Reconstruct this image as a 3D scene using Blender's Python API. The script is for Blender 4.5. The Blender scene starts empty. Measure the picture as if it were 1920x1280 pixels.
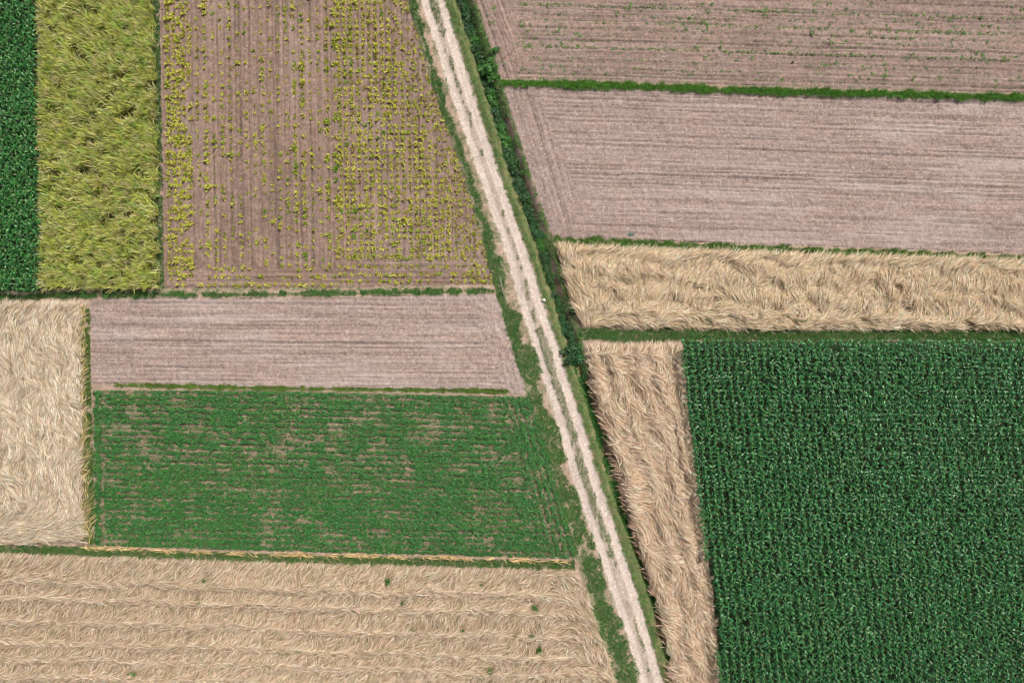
import bpy, math, random
import numpy as np
from mathutils import Vector, Euler

# ------------------------------------------------------------------ camera, light, exposure
scene = bpy.context.scene
COL = scene.collection
H = 71.0            # flight height of the drone, metres
S = 1.0 / 18.0      # metres per photo pixel on the ground
CX, CY = 960.0, 640.0

cam_d = bpy.data.cameras.new("camera")
cam_d.sensor_width = 36.0
cam_d.lens = 18.0 * H / (960.0 * S)
cam_d.clip_start = 0.5
cam_d.clip_end = 6000.0
cam = bpy.data.objects.new("camera", cam_d)
cam.location = (0, 0, H)
cam.rotation_euler = (0, 0, 0)
COL.objects.link(cam)
scene.camera = cam

SUN_EL, SUN_AZ = 52.0, 38.0      # azimuth clockwise from +Y (top of the photo)
world = bpy.data.worlds.new("World")
scene.world = world
world.use_nodes = True
wn, wl = world.node_tree.nodes, world.node_tree.links
wn.clear()
sky = wn.new("ShaderNodeTexSky")
sky.sky_type = 'NISHITA'
sky.sun_disc = False
sky.sun_elevation = math.radians(SUN_EL)
sky.sun_rotation = math.radians(SUN_AZ)
sky.air_density = 1.0
sky.dust_density = 4.0
sky.ozone_density = 1.0
hsv = wn.new("ShaderNodeHueSaturation")
hsv.inputs['Saturation'].default_value = 0.45     # thin high cloud whitens the whole sky
bg = wn.new("ShaderNodeBackground")
bg.inputs['Strength'].default_value = 0.075
wo = wn.new("ShaderNodeOutputWorld")
wl.new(sky.outputs[0], hsv.inputs['Color'])
wl.new(hsv.outputs[0], bg.inputs['Color'])
wl.new(bg.outputs[0], wo.inputs['Surface'])

sun_d = bpy.data.lights.new("sun", 'SUN')
sun_d.energy = 4.0
sun_d.angle = math.radians(3.0)
sun_d.color = (1.0, 0.95, 0.88)
sun = bpy.data.objects.new("sun", sun_d)
_e, _a = math.radians(SUN_EL), math.radians(SUN_AZ)
sdir = Vector((math.sin(_a) * math.cos(_e), math.cos(_a) * math.cos(_e), math.sin(_e)))
sun.rotation_euler = sdir.to_track_quat('Z', 'Y').to_euler()
sun.location = (40, 50, 90)
COL.objects.link(sun)

vs = scene.view_settings
vs.view_transform = 'Standard'
vs.look = 'None'
vs.gamma = 1.0
vs.use_curve_mapping = False
vs.exposure = 0.12
try:
    scene.cycles.filter_width = 1.1
    scene.cycles.max_bounces = 6
    scene.cycles.diffuse_bounces = 3
    scene.cycles.transmission_bounces = 3
    scene.cycles.glossy_bounces = 2
except Exception:
    pass

rng = np.random.default_rng(7)
random.seed(7)

# ------------------------------------------------------------------ helpers
def wx(px, z=0.0): return (np.asarray(px, float) - CX) * S * (H - z) / H
def wy(py, z=0.0): return (CY - np.asarray(py, float)) * S * (H - z) / H

_tabs = {}
def vn(x, y, seed=0):
    """smooth value noise in 0..1 on a hashed lattice"""
    if seed not in _tabs:
        _tabs[seed] = np.random.default_rng(1000 + seed).random((257, 257))
    t = _tabs[seed]
    x = np.asarray(x, float); y = np.asarray(y, float)
    x, y = np.broadcast_arrays(x, y)
    xi = np.floor(x).astype(int); yi = np.floor(y).astype(int)
    fx = x - xi; fy = y - yi
    fx = fx * fx * (3 - 2 * fx); fy = fy * fy * (3 - 2 * fy)
    x0 = xi % 257; y0 = yi % 257; x1 = (xi + 1) % 257; y1 = (yi + 1) % 257
    return (t[x0, y0] * (1 - fx) + t[x1, y0] * fx) * (1 - fy) + (t[x0, y1] * (1 - fx) + t[x1, y1] * fx) * fy

def fbm(x, y, seed=0, o=3):
    a, s, n = 0.0, 0.5, 0.0
    for k in range(o):
        a = a + s * vn(np.asarray(x) * 2 ** k, np.asarray(y) * 2 ** k, seed + k); n += s; s *= 0.5
    return a / n

def sstep(a, b, x):
    t = np.clip((x - a) / (b - a), 0, 1)
    return t * t * (3 - 2 * t)

def inside(poly, x, y):
    x = np.asarray(x, float); y = np.asarray(y, float)
    r = np.zeros(np.broadcast(x, y).shape, bool)
    n = len(poly)
    for i in range(n):
        (ax, ay), (bx, by) = poly[i], poly[(i + 1) % n]
        if ay == by: continue
        c = (ay > y) != (by > y)
        r ^= c & (x < (bx - ax) * (y - ay) / (by - ay) + ax)
    return r

def interp(tab, y):
    """piecewise-linear with linear extrapolation at both ends"""
    ys = np.array([a for a, b in tab], float); xs = np.array([b for a, b in tab], float)
    y = np.asarray(y, float)
    r = np.interp(y, ys, xs)
    r = np.where(y < ys[0], xs[0] + (y - ys[0]) * (xs[1] - xs[0]) / (ys[1] - ys[0]), r)
    return np.where(y > ys[-1], xs[-1] + (y - ys[-1]) * (xs[-1] - xs[-2]) / (ys[-1] - ys[-2]), r)

def mesh_quads(name, v, q, col=None):
    me = bpy.data.meshes.new(name)
    v = np.ascontiguousarray(v, np.float32).reshape(-1, 3); q = np.ascontiguousarray(q, np.int32)
    k = q.shape[1]
    me.vertices.add(len(v)); me.vertices.foreach_set("co", v.ravel())
    me.loops.add(q.size); me.polygons.add(len(q))
    me.polygons.foreach_set("loop_start", np.arange(0, q.size, k, dtype=np.int32))
    me.loops.foreach_set("vertex_index", q.ravel())
    if col is not None:
        a = me.color_attributes.new("tint", 'FLOAT_COLOR', 'POINT')
        c = np.ones((len(v), 4), np.float32); c[:, :3] = np.asarray(col).reshape(-1, 3)
        a.data.foreach_set("color", c.ravel())
    me.update(calc_edges=True)
    return me

def link(name, me, mat, label=None, cat=None, kind=None, group=None, parent=None):
    if me is not None and mat is not None and not me.materials: me.materials.append(mat)
    o = bpy.data.objects.new(name, me)
    COL.objects.link(o)
    if label: o["label"] = label
    if cat: o["category"] = cat
    if kind: o["kind"] = kind
    if group: o["group"] = group
    if parent: o.parent = parent
    return o

# blades: every blade a tapered strip that can arch and turn
def blades(root, az, L, p0, p1, w, prof, c0, c1, turn=0.0, roll=0.0):
    n = len(root); k = len(prof) - 1
    az = np.broadcast_to(az, n); L = np.broadcast_to(L, n); w = np.broadcast_to(w, n)
    p0 = np.broadcast_to(p0, n); p1 = np.broadcast_to(p1, n)
    turn = np.broadcast_to(turn, n); roll = np.broadcast_to(roll, n)
    pts = np.zeros((n, k + 1, 3)); pts[:, 0] = root
    side = np.zeros((n, k + 1, 3))
    for i in range(k + 1):
        t = i / k
        a = az + turn * t
        if i:
            tm = (i - 0.5) / k
            p = p0 + (p1 - p0) * tm; am = az + turn * tm
            d = np.stack([np.cos(am) * np.cos(p), np.sin(am) * np.cos(p), np.sin(p)], -1)
            pts[:, i] = pts[:, i - 1] + d * (L / k)[:, None]
        side[:, i] = np.stack([-np.sin(a) * np.cos(roll), np.cos(a) * np.cos(roll), np.sin(roll)], -1) * (w * prof[i] * 0.5)[:, None]
    v = np.stack([pts - side, pts + side], 2).reshape(n, (k + 1) * 2, 3)
    b = np.arange(k) * 2
    f = np.stack([b, b + 1, b + 3, b + 2], -1)
    q = (np.arange(n) * (k + 1) * 2)[:, None, None] + f[None]
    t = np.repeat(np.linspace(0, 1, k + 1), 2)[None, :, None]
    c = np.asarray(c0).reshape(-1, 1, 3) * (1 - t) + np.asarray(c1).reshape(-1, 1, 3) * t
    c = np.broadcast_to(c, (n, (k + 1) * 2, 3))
    return v.reshape(-1, 3), q.reshape(-1, 4), c.reshape(-1, 3)

def join(parts):
    vs_, qs, cs, off = [], [], [], 0
    for v, q, c in parts:
        vs_.append(v); qs.append(q + off); cs.append(c); off += len(v)
    return np.concatenate(vs_), np.concatenate(qs), np.concatenate(cs)

def pick(pal, n, jit=0.12, r=None):
    r = r or rng
    pal = np.asarray(pal, float)
    c = pal[r.integers(0, len(pal), n)]
    c = c * (1 + r.normal(0, jit, (n, 1))) * (1 + r.normal(0, jit * 0.25, (n, 3)))
    return np.clip(c, 0.004, 0.9)

def scatter(poly, per_px, density=None, box=None):
    xs = [p[0] for p in poly]; ys = [p[1] for p in poly]
    x0, x1, y0, y1 = min(xs), max(xs), min(ys), max(ys)
    n = int((x1 - x0) * (y1 - y0) * per_px)
    x = rng.uniform(x0, x1, n); y = rng.uniform(y0, y1, n)
    # thin out beyond the frame, where only a sidestep would show it
    m = inside(poly, x, y) & ((rng.random(n) < 0.5) | ((x > -25) & (x < 1945) & (y > -25) & (y < 1305)))
    x, y = x[m], y[m]
    if density is not None:
        m = rng.random(len(x)) < density(x, y)
        x, y = x[m], y[m]
    return x, y

# ------------------------------------------------------------------ materials
def nt(m):
    m.use_nodes = True
    n = m.node_tree.nodes; n.clear()
    return n, m.node_tree.links

def leaf_mat(name, rough=0.6, spec=0.35, trans=0.25, scale=3.0):
    m = bpy.data.materials.new(name)
    n, l = nt(m)
    at = n.new("ShaderNodeAttribute"); at.attribute_name = "tint"
    tc = n.new("ShaderNodeTexCoord")
    no = n.new("ShaderNodeTexNoise"); no.inputs['Scale'].default_value = scale; no.inputs['Detail'].default_value = 3
    mr = n.new("ShaderNodeMapRange"); mr.inputs[1].default_value = 0.3; mr.inputs[2].default_value = 0.7
    mr.inputs[3].default_value = 0.82; mr.inputs[4].default_value = 1.18
    mx = n.new("ShaderNodeVectorMath"); mx.operation = 'SCALE'
    pb = n.new("ShaderNodeBsdfPrincipled")
    pb.inputs['Roughness'].default_value = rough
    pb.inputs['Specular IOR Level'].default_value = spec
    tr = n.new("ShaderNodeBsdfTranslucent")
    mi = n.new("ShaderNodeMixShader"); mi.inputs[0].default_value = trans
    out = n.new("ShaderNodeOutputMaterial")
    l.new(tc.outputs['Object'], no.inputs['Vector'])
    l.new(no.outputs['Fac'], mr.inputs[0])
    l.new(at.outputs['Color'], mx.inputs[0]); l.new(mr.outputs[0], mx.inputs['Scale'])
    l.new(mx.outputs[0], pb.inputs['Base Color']); l.new(mx.outputs[0], tr.inputs['Color'])
    l.new(pb.outputs[0], mi.inputs[1]); l.new(tr.outputs[0], mi.inputs[2])
    l.new(mi.outputs[0], out.inputs['Surface'])
    return m

def soil_mat(name, fleck=(0.55, 0.47, 0.40), fleck_amt=0.5, fleck_scale=7.0, fleck_lo=0.60, dark=0.25, bump=0.6, lines=0.0):
    """crumbly earth: clods, pale dry crumbs and straw bits, fine relief"""
    m = bpy.data.materials.new(name)
    n, l = nt(m)
    at = n.new("ShaderNodeAttribute"); at.attribute_name = "tint"
    tc = n.new("ShaderNodeTexCoord")
    n1 = n.new("ShaderNodeTexNoise"); n1.inputs['Scale'].default_value = 1.3; n1.inputs['Detail'].default_value = 6; n1.inputs['Roughness'].default_value = 0.75
    r1 = n.new("ShaderNodeMapRange"); r1.inputs[1].default_value = 0.25; r1.inputs[2].default_value = 0.75
    r1.inputs[3].default_value = 1 - dark; r1.inputs[4].default_value = 1 + dark
    sc = n.new("ShaderNodeVectorMath"); sc.operation = 'SCALE'
    n2 = n.new("ShaderNodeTexNoise"); n2.inputs['Scale'].default_value = fleck_scale; n2.inputs['Detail'].default_value = 2; n2.inputs['Roughness'].default_value = 0.6
    r2 = n.new("ShaderNodeMapRange"); r2.inputs[1].default_value = fleck_lo; r2.inputs[2].default_value = fleck_lo + 0.14
    r2.inputs[3].default_value = 0; r2.inputs[4].default_value = fleck_amt
    mx = n.new("ShaderNodeMix"); mx.data_type = 'RGBA'
    mx.inputs[7].default_value = (*fleck, 1)
    pb = n.new("ShaderNodeBsdfPrincipled"); pb.inputs['Roughness'].default_value = 0.95
    pb.inputs['Specular IOR Level'].default_value = 0.15
    bp = n.new("ShaderNodeBump"); bp.inputs['Strength'].default_value = bump; bp.inputs['Distance'].default_value = 0.05
    out = n.new("ShaderNodeOutputMaterial")
    l.new(tc.outputs['Object'], n1.inputs['Vector']); l.new(tc.outputs['Object'], n2.inputs['Vector'])
    l.new(n1.outputs['Fac'], r1.inputs[0]); l.new(n2.outputs['Fac'], r2.inputs[0])
    l.new(at.outputs['Color'], sc.inputs[0]); l.new(r1.outputs[0], sc.inputs['Scale'])
    l.new(sc.outputs[0], mx.inputs[6]); l.new(r2.outputs[0], mx.inputs[0])
    if lines:
        la = n.new("ShaderNodeAttribute"); la.attribute_name = "lie"
        mp = n.new("ShaderNodeMapping"); mp.inputs['Scale'].default_value = (0.16, 4.2, 1.0)
        n3 = n.new("ShaderNodeTexNoise"); n3.inputs['Scale'].default_value = 1.0; n3.inputs['Detail'].default_value = 3; n3.inputs['Roughness'].default_value = 0.65
        r3 = n.new("ShaderNodeMapRange"); r3.inputs[1].default_value = 0.32; r3.inputs[2].default_value = 0.62
        r3.inputs[3].default_value = 1 - lines; r3.inputs[4].default_value = 1 + lines * 0.6
        s3 = n.new("ShaderNodeVectorMath"); s3.operation = 'SCALE'
        ad = n.new("ShaderNodeMath"); ad.operation = 'MULTIPLY_ADD'; ad.inputs[1].default_value = 1.2
        l.new(la.outputs['Vector'], mp.inputs['Vector']); l.new(mp.outputs[0], n3.inputs['Vector'])
        l.new(n3.outputs['Fac'], r3.inputs[0])
        l.new(mx.outputs[2], s3.inputs[0]); l.new(r3.outputs[0], s3.inputs['Scale'])
        l.new(s3.outputs[0], pb.inputs['Base Color'])
        l.new(n3.outputs['Fac'], ad.inputs[0]); l.new(n2.outputs['Fac'], ad.inputs[2])
        l.new(ad.outputs[0], bp.inputs['Height'])
    else:
        l.new(mx.outputs[2], pb.inputs['Base Color'])
        l.new(n2.outputs['Fac'], bp.inputs['Height'])
    l.new(bp.outputs[0], pb.inputs['Normal'])
    l.new(pb.outputs[0], out.inputs['Surface'])
    return m

M_SOIL = soil_mat("tilled_earth", lines=0.15)
M_SOIL_BARE = soil_mat("dry_harrowed_earth", fleck=(0.56, 0.49, 0.44), fleck_amt=0.6, fleck_lo=0.56, lines=0.17)
M_TRACK = soil_mat("track_gravel", fleck=(0.66, 0.60, 0.54), fleck_amt=0.65, fleck_scale=6.0, fleck_lo=0.57, dark=0.13, bump=0.4)
M_LITTER = soil_mat("field_litter", fleck_amt=0.2)
M_STRAW = leaf_mat("ripe_straw", 0.55, 0.3, 0.2)
M_CORN = leaf_mat("corn_leaf", 0.37, 0.6, 0.25)
M_SORGHUM = leaf_mat("sorghum_leaf", 0.5, 0.3, 0.42)
M_GRASS = leaf_mat("grass_blade", 0.6, 0.25, 0.25)
M_CROP = leaf_mat("bean_leaf", 0.5, 0.35, 0.22)
M_BUSH = leaf_mat("bush_leaf", 0.45, 0.4, 0.22)
M_TUFT = leaf_mat("seedling_leaf", 0.55, 0.25, 0.4)
M_STEM = leaf_mat("stem_bark", 0.8, 0.2, 0.0)

# ------------------------------------------------------------------ measured plan, photo pixels
T = {  # along the track: y -> x
 'l0': [(0,788),(160,838),(320,893),(480,948),(560,970),(640,997),(720,1020),(800,1045),(880,1067),(960,1092),(1040,1122),(1120,1147),(1200,1178),(1280,1199)],
 'l1': [(0,806),(160,856),(320,911),(480,967),(560,987),(640,1013),(720,1038),(800,1066),(880,1087),(960,1114),(1040,1142),(1120,1167),(1200,1196),(1280,1216)],
 'r0': [(0,817),(160,863),(320,919),(480,974),(560,997),(640,1027),(720,1048),(800,1076),(880,1098),(960,1125),(1040,1154),(1120,1180),(1200,1206),(1280,1227)],
 'r1': [(0,834),(160,885),(320,936),(480,993),(560,1019),(640,1045),(720,1070),(800,1096),(880,1119),(960,1145),(1040,1172),(1120,1199),(1200,1222),(1280,1245)],
 'bk': [(0,852),(160,902),(320,951),(480,1008),(560,1034),(640,1057),(720,1088),(800,1113),(880,1136),(960,1160),(1040,1193),(1120,1218),(1200,1243),(1280,1259)],
 'dk': [(0,877),(160,925),(320,977),(480,1028),(560,1049),(640,1082),(690,1094),(720,1103),(800,1122),(880,1151),(960,1167),(1040,1201),(1120,1227),(1200,1251),(1280,1267)],
 'fe': [(0,891),(160,942),(320,992),(445,1036),(480,1046),(560,1066),(640,1092),(720,1112),(800,1134),(880,1163),(960,1180),(1040,1211),(1120,1239),(1200,1262),(1280,1275)],
 'vl': [(0,766),(160,813),(320,868),(480,915),(540,930),(560,935),(640,960),(735,989),(800,1012),(880,1034),(960,1058),(1040,1081),(1120,1105),(1200,1130),(1280,1157)],
}
YM0, YM1, XM0, XM1 = -120.0, 1400.0, -120.0, 2040.0
def edge(key, y0, y1, n=24, dx=0):
    ys = np.linspace(y0, y1, n)
    return [(float(x) + dx, float(y)) for x, y in zip(interp(T[key], ys), ys)]

P_C = [(298, YM0), (299, 0), (306, 541), (600, 540), (926, 534)] + edge('vl', 532, YM0)
P_E = [(169, 561), (600, 558), (932, 551)] + edge('vl', 552, 736) + [(985, 740), (600, 730), (172, 722)]
P_G = [(174, 732), (500, 733), (990, 744)] + edge('vl', 746, 1042, dx=2) + [(1075, 1046), (600, 1034), (178, 1022)]
P_O = edge('fe', YM0, 145) + [(942, 146), (1440, 162), (1920, 175), (XM1, 178), (XM1, YM0)]
P_Q = edge('fe', 162, 446) + [(1440, 459), (1920, 475), (XM1, 479), (XM1, 192), (1920, 189), (1440, 176), (948, 160)]
P_J = [(XM0, 1036), (0, 1040), (240, 1048), (480, 1056), (800, 1066), (960, 1070), (1076, 1066), (1102, 1115), (1130, 1200), (1155, 1280), (1190, YM1), (XM0, YM1)]
P_I = [(XM0, 563), (0, 566), (150, 568), (150, 800), (154, 1012), (0, 1020), (XM0, 1022)]
P_K = [(1046, 458), (1240, 466), (1440, 473), (1920, 486), (XM1, 488), (XM1, 618), (1920, 616), (1440, 616), (1250, 612), (1090, 606), (1070, 560), (1056, 500)]
P_M = [(1100, 650), (1180, 648), (1273, 646), (1284, 760), (1308, 930), (1330, 1110), (1345, 1280), (1356, YM1), (1295, YM1), (1266, 1280), (1240, 1140), (1190, 980), (1165, 890), (1140, 800), (1118, 730)]
P_N = [(1281, 640), (1440, 639), (1920, 640), (XM1, 640), (XM1, YM1), (1366, YM1), (1352, 1280), (1336, 1110), (1313, 950), (1292, 780)]
P_A = [(XM0, YM0), (66, YM0), (70, 0), (72, 300), (74, 545), (0, 548), (XM0, 550)]
P_B = [(74, YM0), (75, 0), (77, 300), (79, 540), (298, 541), (294, 300), (286, 0), (285, YM0)]

# ------------------------------------------------------------------ terrain: one height grid, cut into one object per piece of land
ST = 2.2
gx = np.arange(XM0, XM1 + 0.1, ST); gy = np.arange(YM0, YM1 + 0.1, ST)
nx, ny = len(gx), len(gy)
GX, GY = np.meshgrid(gx, gy)      # rows = y

def region(x, y):
    jx = x + (fbm(x / 14, y / 14, 40, 2) - 0.5) * 5; jy = y + (fbm(x / 14, y / 14, 45, 2) - 0.5) * 4
    r = np.zeros(x.shape, np.int8)
    tr = (jx > interp(T['l0'], jy)) & (jx < interp(T['r1'], jy)); r[tr] = 6
    d = (jx >= interp(T['r1'], jy)) & (jx < interp(T['fe'], jy)); r[d] = 14
    for i, p in ((1, P_C), (2, P_E), (3, P_G), (4, P_O), (5, P_Q), (7, P_J), (8, P_I), (9, P_K), (10, P_M), (11, P_N), (12, P_A), (13, P_B)):
        m = inside(p, jx, jy) & (r != 6) & (r != 14)
        r[m] = i
    return r

RV = region(GX, GY)
hgt = np.zeros(GX.shape); colr = np.zeros(GX.shape + (3,))
clod = fbm(GX / 5, GY / 5, 3, 3) - 0.5
fine = rng.normal(0, 1, GX.shape)
crumb = np.clip(rng.normal(0, 0.085, GX.shape), -0.2, 0.2) + 0.38 * (rng.random(GX.shape) < 0.05) - 0.2 * (rng.random(GX.shape) < 0.035)
damp = sstep(0.56, 0.72, fbm(GX / 110 + 3, GY / 55, 18, 4)) * 0.55 + 0.25 * sstep(0.5, 0.7, fbm(GX / 28, GY / 20, 22, 3))
damp = np.clip(damp + 0.6 * np.exp(-((GX - 532) / 34) ** 2 - ((GY - 350) / 85) ** 2) + 0.5 * np.exp(-((GX - 505) / 26) ** 2 - ((GY - 275) / 16) ** 2), 0, 1)
warm = (fbm(GX / 45, GY / 18, 15, 3) - 0.5) * 4
wob = (fbm(GX / 60, GY / 60, 9, 2) - 0.5) * 5

_rt = np.random.default_rng(77).random(4096)
def furrow(u, v, seed, period=6.5):
    """tone of the passes (0..1) and the narrow grooves between them (0..1)"""
    a = vn(v / period + 50, u / 420 + 7, seed)
    b = vn(v / (period * 3.1) + 11, u / 900 + 3, seed + 1)
    c = vn(v / 2.2 + 31, u / 60 + 3, seed + 2)
    s = 0.4 * a + 0.34 * b + 0.26 * c
    g = np.zeros(np.shape(v))
    for off, pp, wd in ((0, period * 1.45, 1.25), (1, period * 4.3, 1.7)):
        i = np.round(v / pp).astype(int)
        st = _rt[(i * 7 + seed * 13 + off * 501) % 4096] ** 0.75
        jt = (_rt[(i * 11 + seed * 29 + off * 77 + 5) % 4096] - 0.5) * pp * 0.5
        wv_ = (vn(u / 160, i * 3.7 + off * 9, seed + 3) - 0.5) * 2.2
        st = st * (0.35 + 0.9 * vn(u / 75, i * 5.3, seed + 4)) * (0.7 + 0.6 * vn(u / 7, i * 2.3, seed + 5))
        g = np.maximum(g, st * np.exp(-((v - i * pp - jt - wv_) / wd) ** 2))
    return s, np.clip(g * 1.15, 0, 1)

lie = np.zeros(GX.shape + (3,), np.float32)
def lay(mask, k):
    uu = np.where(k > 0.5, U1, U2); vv = np.where(k > 0.5, v1, v2 + 500)
    lie[mask, 0] = uu[mask] * S; lie[mask, 1] = vv[mask] * S

def field(mask, base, furr, groove, amp=0.10, tone=0.24, rough=0.055, pale=None):
    hgt[mask] = (furr[mask] - 0.5) * amp * 2.0 - groove[mask] * 0.12 + clod[mask] * rough * 2.6 + fine[mask] * 0.017
    k = 1 + (furr[mask] - 0.5) * tone - groove[mask] * 0.37 + clod[mask] * 0.3 + crumb[mask]
    k = k * (1 - 0.17 * damp[mask]) 
    c = np.asarray(base)[None] * k[:, None] * (1 + warm[mask][:, None] * np.array([0.018, 0.0, -0.02])[None])
    if pale is not None:
        w = pale[mask][:, None]
        c = c * (1 - w) + np.array([0.42, 0.35, 0.33])[None] * w
    colr[mask] = c

# bare field on the right: long passes, and a headland running along the ditch
m = RV == 5
v1 = GY - 0.034 * GX + wob * 0.5; s1, g1 = furrow(GX, v1, 60, 6.0)
v2 = GX - 0.30 * GY + wob * 0.5; s2, g2 = furrow(GY, v2, 64, 7.0)
hb = np.interp(GY, [160, 200, 300, 380, 440, 470], [985, 1015, 1058, 1085, 1062, 1052]) + (fbm(GX / 9, GY / 9, 70, 2) - 0.5) * 22
k = sstep(-6, 10, GX - hb)
U1, U2 = GX, GY; lay(m, k)
pale = sstep(0.45, 0.75, fbm(GX / 130, GY / 22, 80, 3)) * 0.42 * sstep(165, 300, GX * 0.18) 
field(m, (0.305, 0.226, 0.200), s1 * k + s2 * (1 - k), g1 * k + g2 * (1 - k), pale=pale)
# bare field on the left, with a cloddy headland at its eastern end
m = RV == 2
v1 = GY - 0.008 * GX + wob * 0.4; s1, g1 = furrow(GX, v1, 90, 5.5)
v2 = GX - 0.30 * GY; s2, g2 = furrow(GY, v2, 94, 8.0)
hb = 880 + (GY - 555) * 0.36 + (fbm(GX / 9, GY / 9, 71, 2) - 0.5) * 26
k = 1 - sstep(-8, 8, GX - hb)
U1, U2 = GX, GY; lay(m, k)
pale = sstep(0.4, 0.8, fbm(GX / 120, GY / 18, 83, 3)) * 0.4
field(m, (0.315, 0.236, 0.203), s1 * k + (s2 * 0.5 + 0.25) * (1 - k), g1 * k, pale=pale)
hh = (m & (k < 0.5)); hgt[hh] += clod[hh] * 0.16
# weedy field at the top right
m = RV == 4
v1 = GY - 0.030 * GX + wob * 0.5; s1, g1 = furrow(GX, v1, 100, 5.0)
v2 = GX - 0.34 * GY + wob * 0.6; s2, g2 = furrow(GY, v2, 104, 5.5)
k = sstep(-10, 14, GX - interp(T['fe'], GY) - 62 + 40 * sstep(70, 145, GY) + (fbm(GX / 9, GY / 9, 72, 2) - 0.5) * 20)
U1, U2 = GX, GY; lay(m, k)
field(m, (0.272, 0.196, 0.165), s1 * k + s2 * (1 - k), g1 * k + g2 * (1 - k), tone=0.34)
# young crop field
m = RV == 1
v1 = GX - 0.016 * GY + wob * 0.4
s1, g1 = furrow(GY, v1, 110, 7.0)
v2 = GY - 0.004 * GX; s2, g2 = furrow(GX, v2, 113, 7.0)
k = 1 - sstep(478, 492, GY + (GX < 640) * -18)
U1, U2 = GY, GX; lay(m, k)
pale = sstep(0.5, 0.8, fbm(GX / 70, GY / 120, 85, 3)) * 0.10
field(m, (0.238, 0.163, 0.129), s1 * k + s2 * (1 - k), g1 * k + g2 * (1 - k), amp=0.12, tone=0.3, pale=pale)
# soil under the green row crop
m = RV == 3
v1 = GY - 0.016 * GX; s1, g1 = furrow(GX, v1, 120, 6.0)
U1, U2 = GX, GY; v2 = v1; lay(m, np.ones(GX.shape))
field(m, (0.25, 0.185, 0.13), s1, g1, amp=0.06)
# track: two worn wheel ruts
l0, l1, r0, r1 = (interp(T[k_], GY) for k_ in ('l0', 'l1', 'r0', 'r1'))
m = RV == 6
rut = np.maximum(np.clip(1 - np.abs(GX - (l0 + l1) / 2) / 10, 0, 1), np.clip(1 - np.abs(GX - (r0 + r1) / 2) / 11, 0, 1))
sT, gT = furrow(GY, GX - (l0 + r1) / 2, 130, 3.0)
wear = sstep(0.05, 0.5, rut)
nz = fbm(GX / 12, GY / 30, 131, 3)
hgt[m] = (-0.07 * wear + clod * 0.05 + fine * 0.005)[m]
ct = np.array([0.40, 0.32, 0.265])[None] * (1 - wear[m][:, None]) + np.array([0.53, 0.437, 0.382])[None] * wear[m][:, None]
colr[m] = ct * (1 + (nz[m] - 0.5) * 0.28 + (sT[m] - 0.5) * 0.16 + crumb[m] * 0.9)[:, None]
# verges and banks outside everything
m = RV == 0
hgt[m] = (clod * 0.08)[m]
nz = fbm(GX / 16, GY / 24, 140, 3)
colr[m] = np.array([0.36, 0.265, 0.20])[None] * (0.8 + 0.4 * nz[m] + crumb[m])[:, None]
# ditch: mown bank, steep cut, earth shoulder on the field side
m = RV == 14
bk, dk, fe = (interp(T[k_], GY) for k_ in ('bk', 'dk', 'fe'))
deep = np.interp(GY, [0, 300, 460, 640, 700, 800, 960, 1280], [1.25, 1.15, 0.9, 0.85, 0.8, 0.6, 0.55, 0.5])
mid = bk * 0.45 + dk * 0.55
up = sstep(0, 1, (GX - (bk - 5)) / np.maximum(mid - bk + 5, 2)) * (1 - sstep(0, 1, (GX - mid) / np.maximum(fe - mid - 2, 3)))
bankh = 0.12 * np.clip((GX - r1) / 8, 0, 1) * (1 - sstep(bk - 6, bk, GX))
hgt[m] = (bankh - deep * up + clod * 0.12)[m]
side = sstep(dk - 4, dk + 3, GX)
cb = np.array([0.20, 0.18, 0.09])[None] * (1 - side[m][:, None]) + np.array([0.27, 0.19, 0.15])[None] * side[m][:, None]
colr[m] = cb * (0.8 + 0.4 * fbm(GX / 8, GY / 14, 150, 2)[m])[:, None]
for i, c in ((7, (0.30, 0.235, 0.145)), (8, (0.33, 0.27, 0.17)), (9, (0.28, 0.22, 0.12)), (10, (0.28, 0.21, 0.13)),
             (11, (0.022, 0.035, 0.015)), (12, (0.03, 0.045, 0.018)), (13, (0.14, 0.13, 0.05))):  # corn ground painted near black to stand for shade between the plants
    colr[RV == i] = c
# the plan runs flat into the surrounding land at its outer rim
rim = np.minimum(np.minimum(GX - XM0, XM1 - GX), np.minimum(GY - YM0, YM1 - GY))
hgt *= sstep(0, 30, rim)

VX = wx(GX); VY = wy(GY)
verts = np.stack([VX, VY, hgt], -1).reshape(-1, 3); vcol = colr.reshape(-1, 3)
cxm = (gx[:-1] + gx[1:]) / 2; cym = (gy[:-1] + gy[1:]) / 2
CXg, CYg = np.meshgrid(cxm, cym)
RC = region(CXg, CYg)
nyc, nxc = RC.shape
used = np.zeros(RC.shape, bool)
coarse = {i: [] for i in range(15)}
B = 4
by, bx_ = nyc // B, nxc // B
blk = RC[:by * B, :bx_ * B].reshape(by, B, bx_, B).transpose(0, 2, 1, 3).reshape(by, bx_, B * B)
same = (blk == blk[:, :, :1]).all(-1) & np.isin(blk[:, :, 0], (7, 8, 9, 10, 11, 12, 13))
jj, ii = np.nonzero(same)
ids = blk[jj, ii, 0]
def vid(j, i): return j * nx + i
cq = np.stack([vid(jj * B + B, ii * B), vid(jj * B + B, ii * B + B), vid(jj * B, ii * B + B), vid(jj * B, ii * B)], -1)
used[:by * B, :bx_ * B] = np.repeat(np.repeat(same, B, 0), B, 1)

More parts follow.
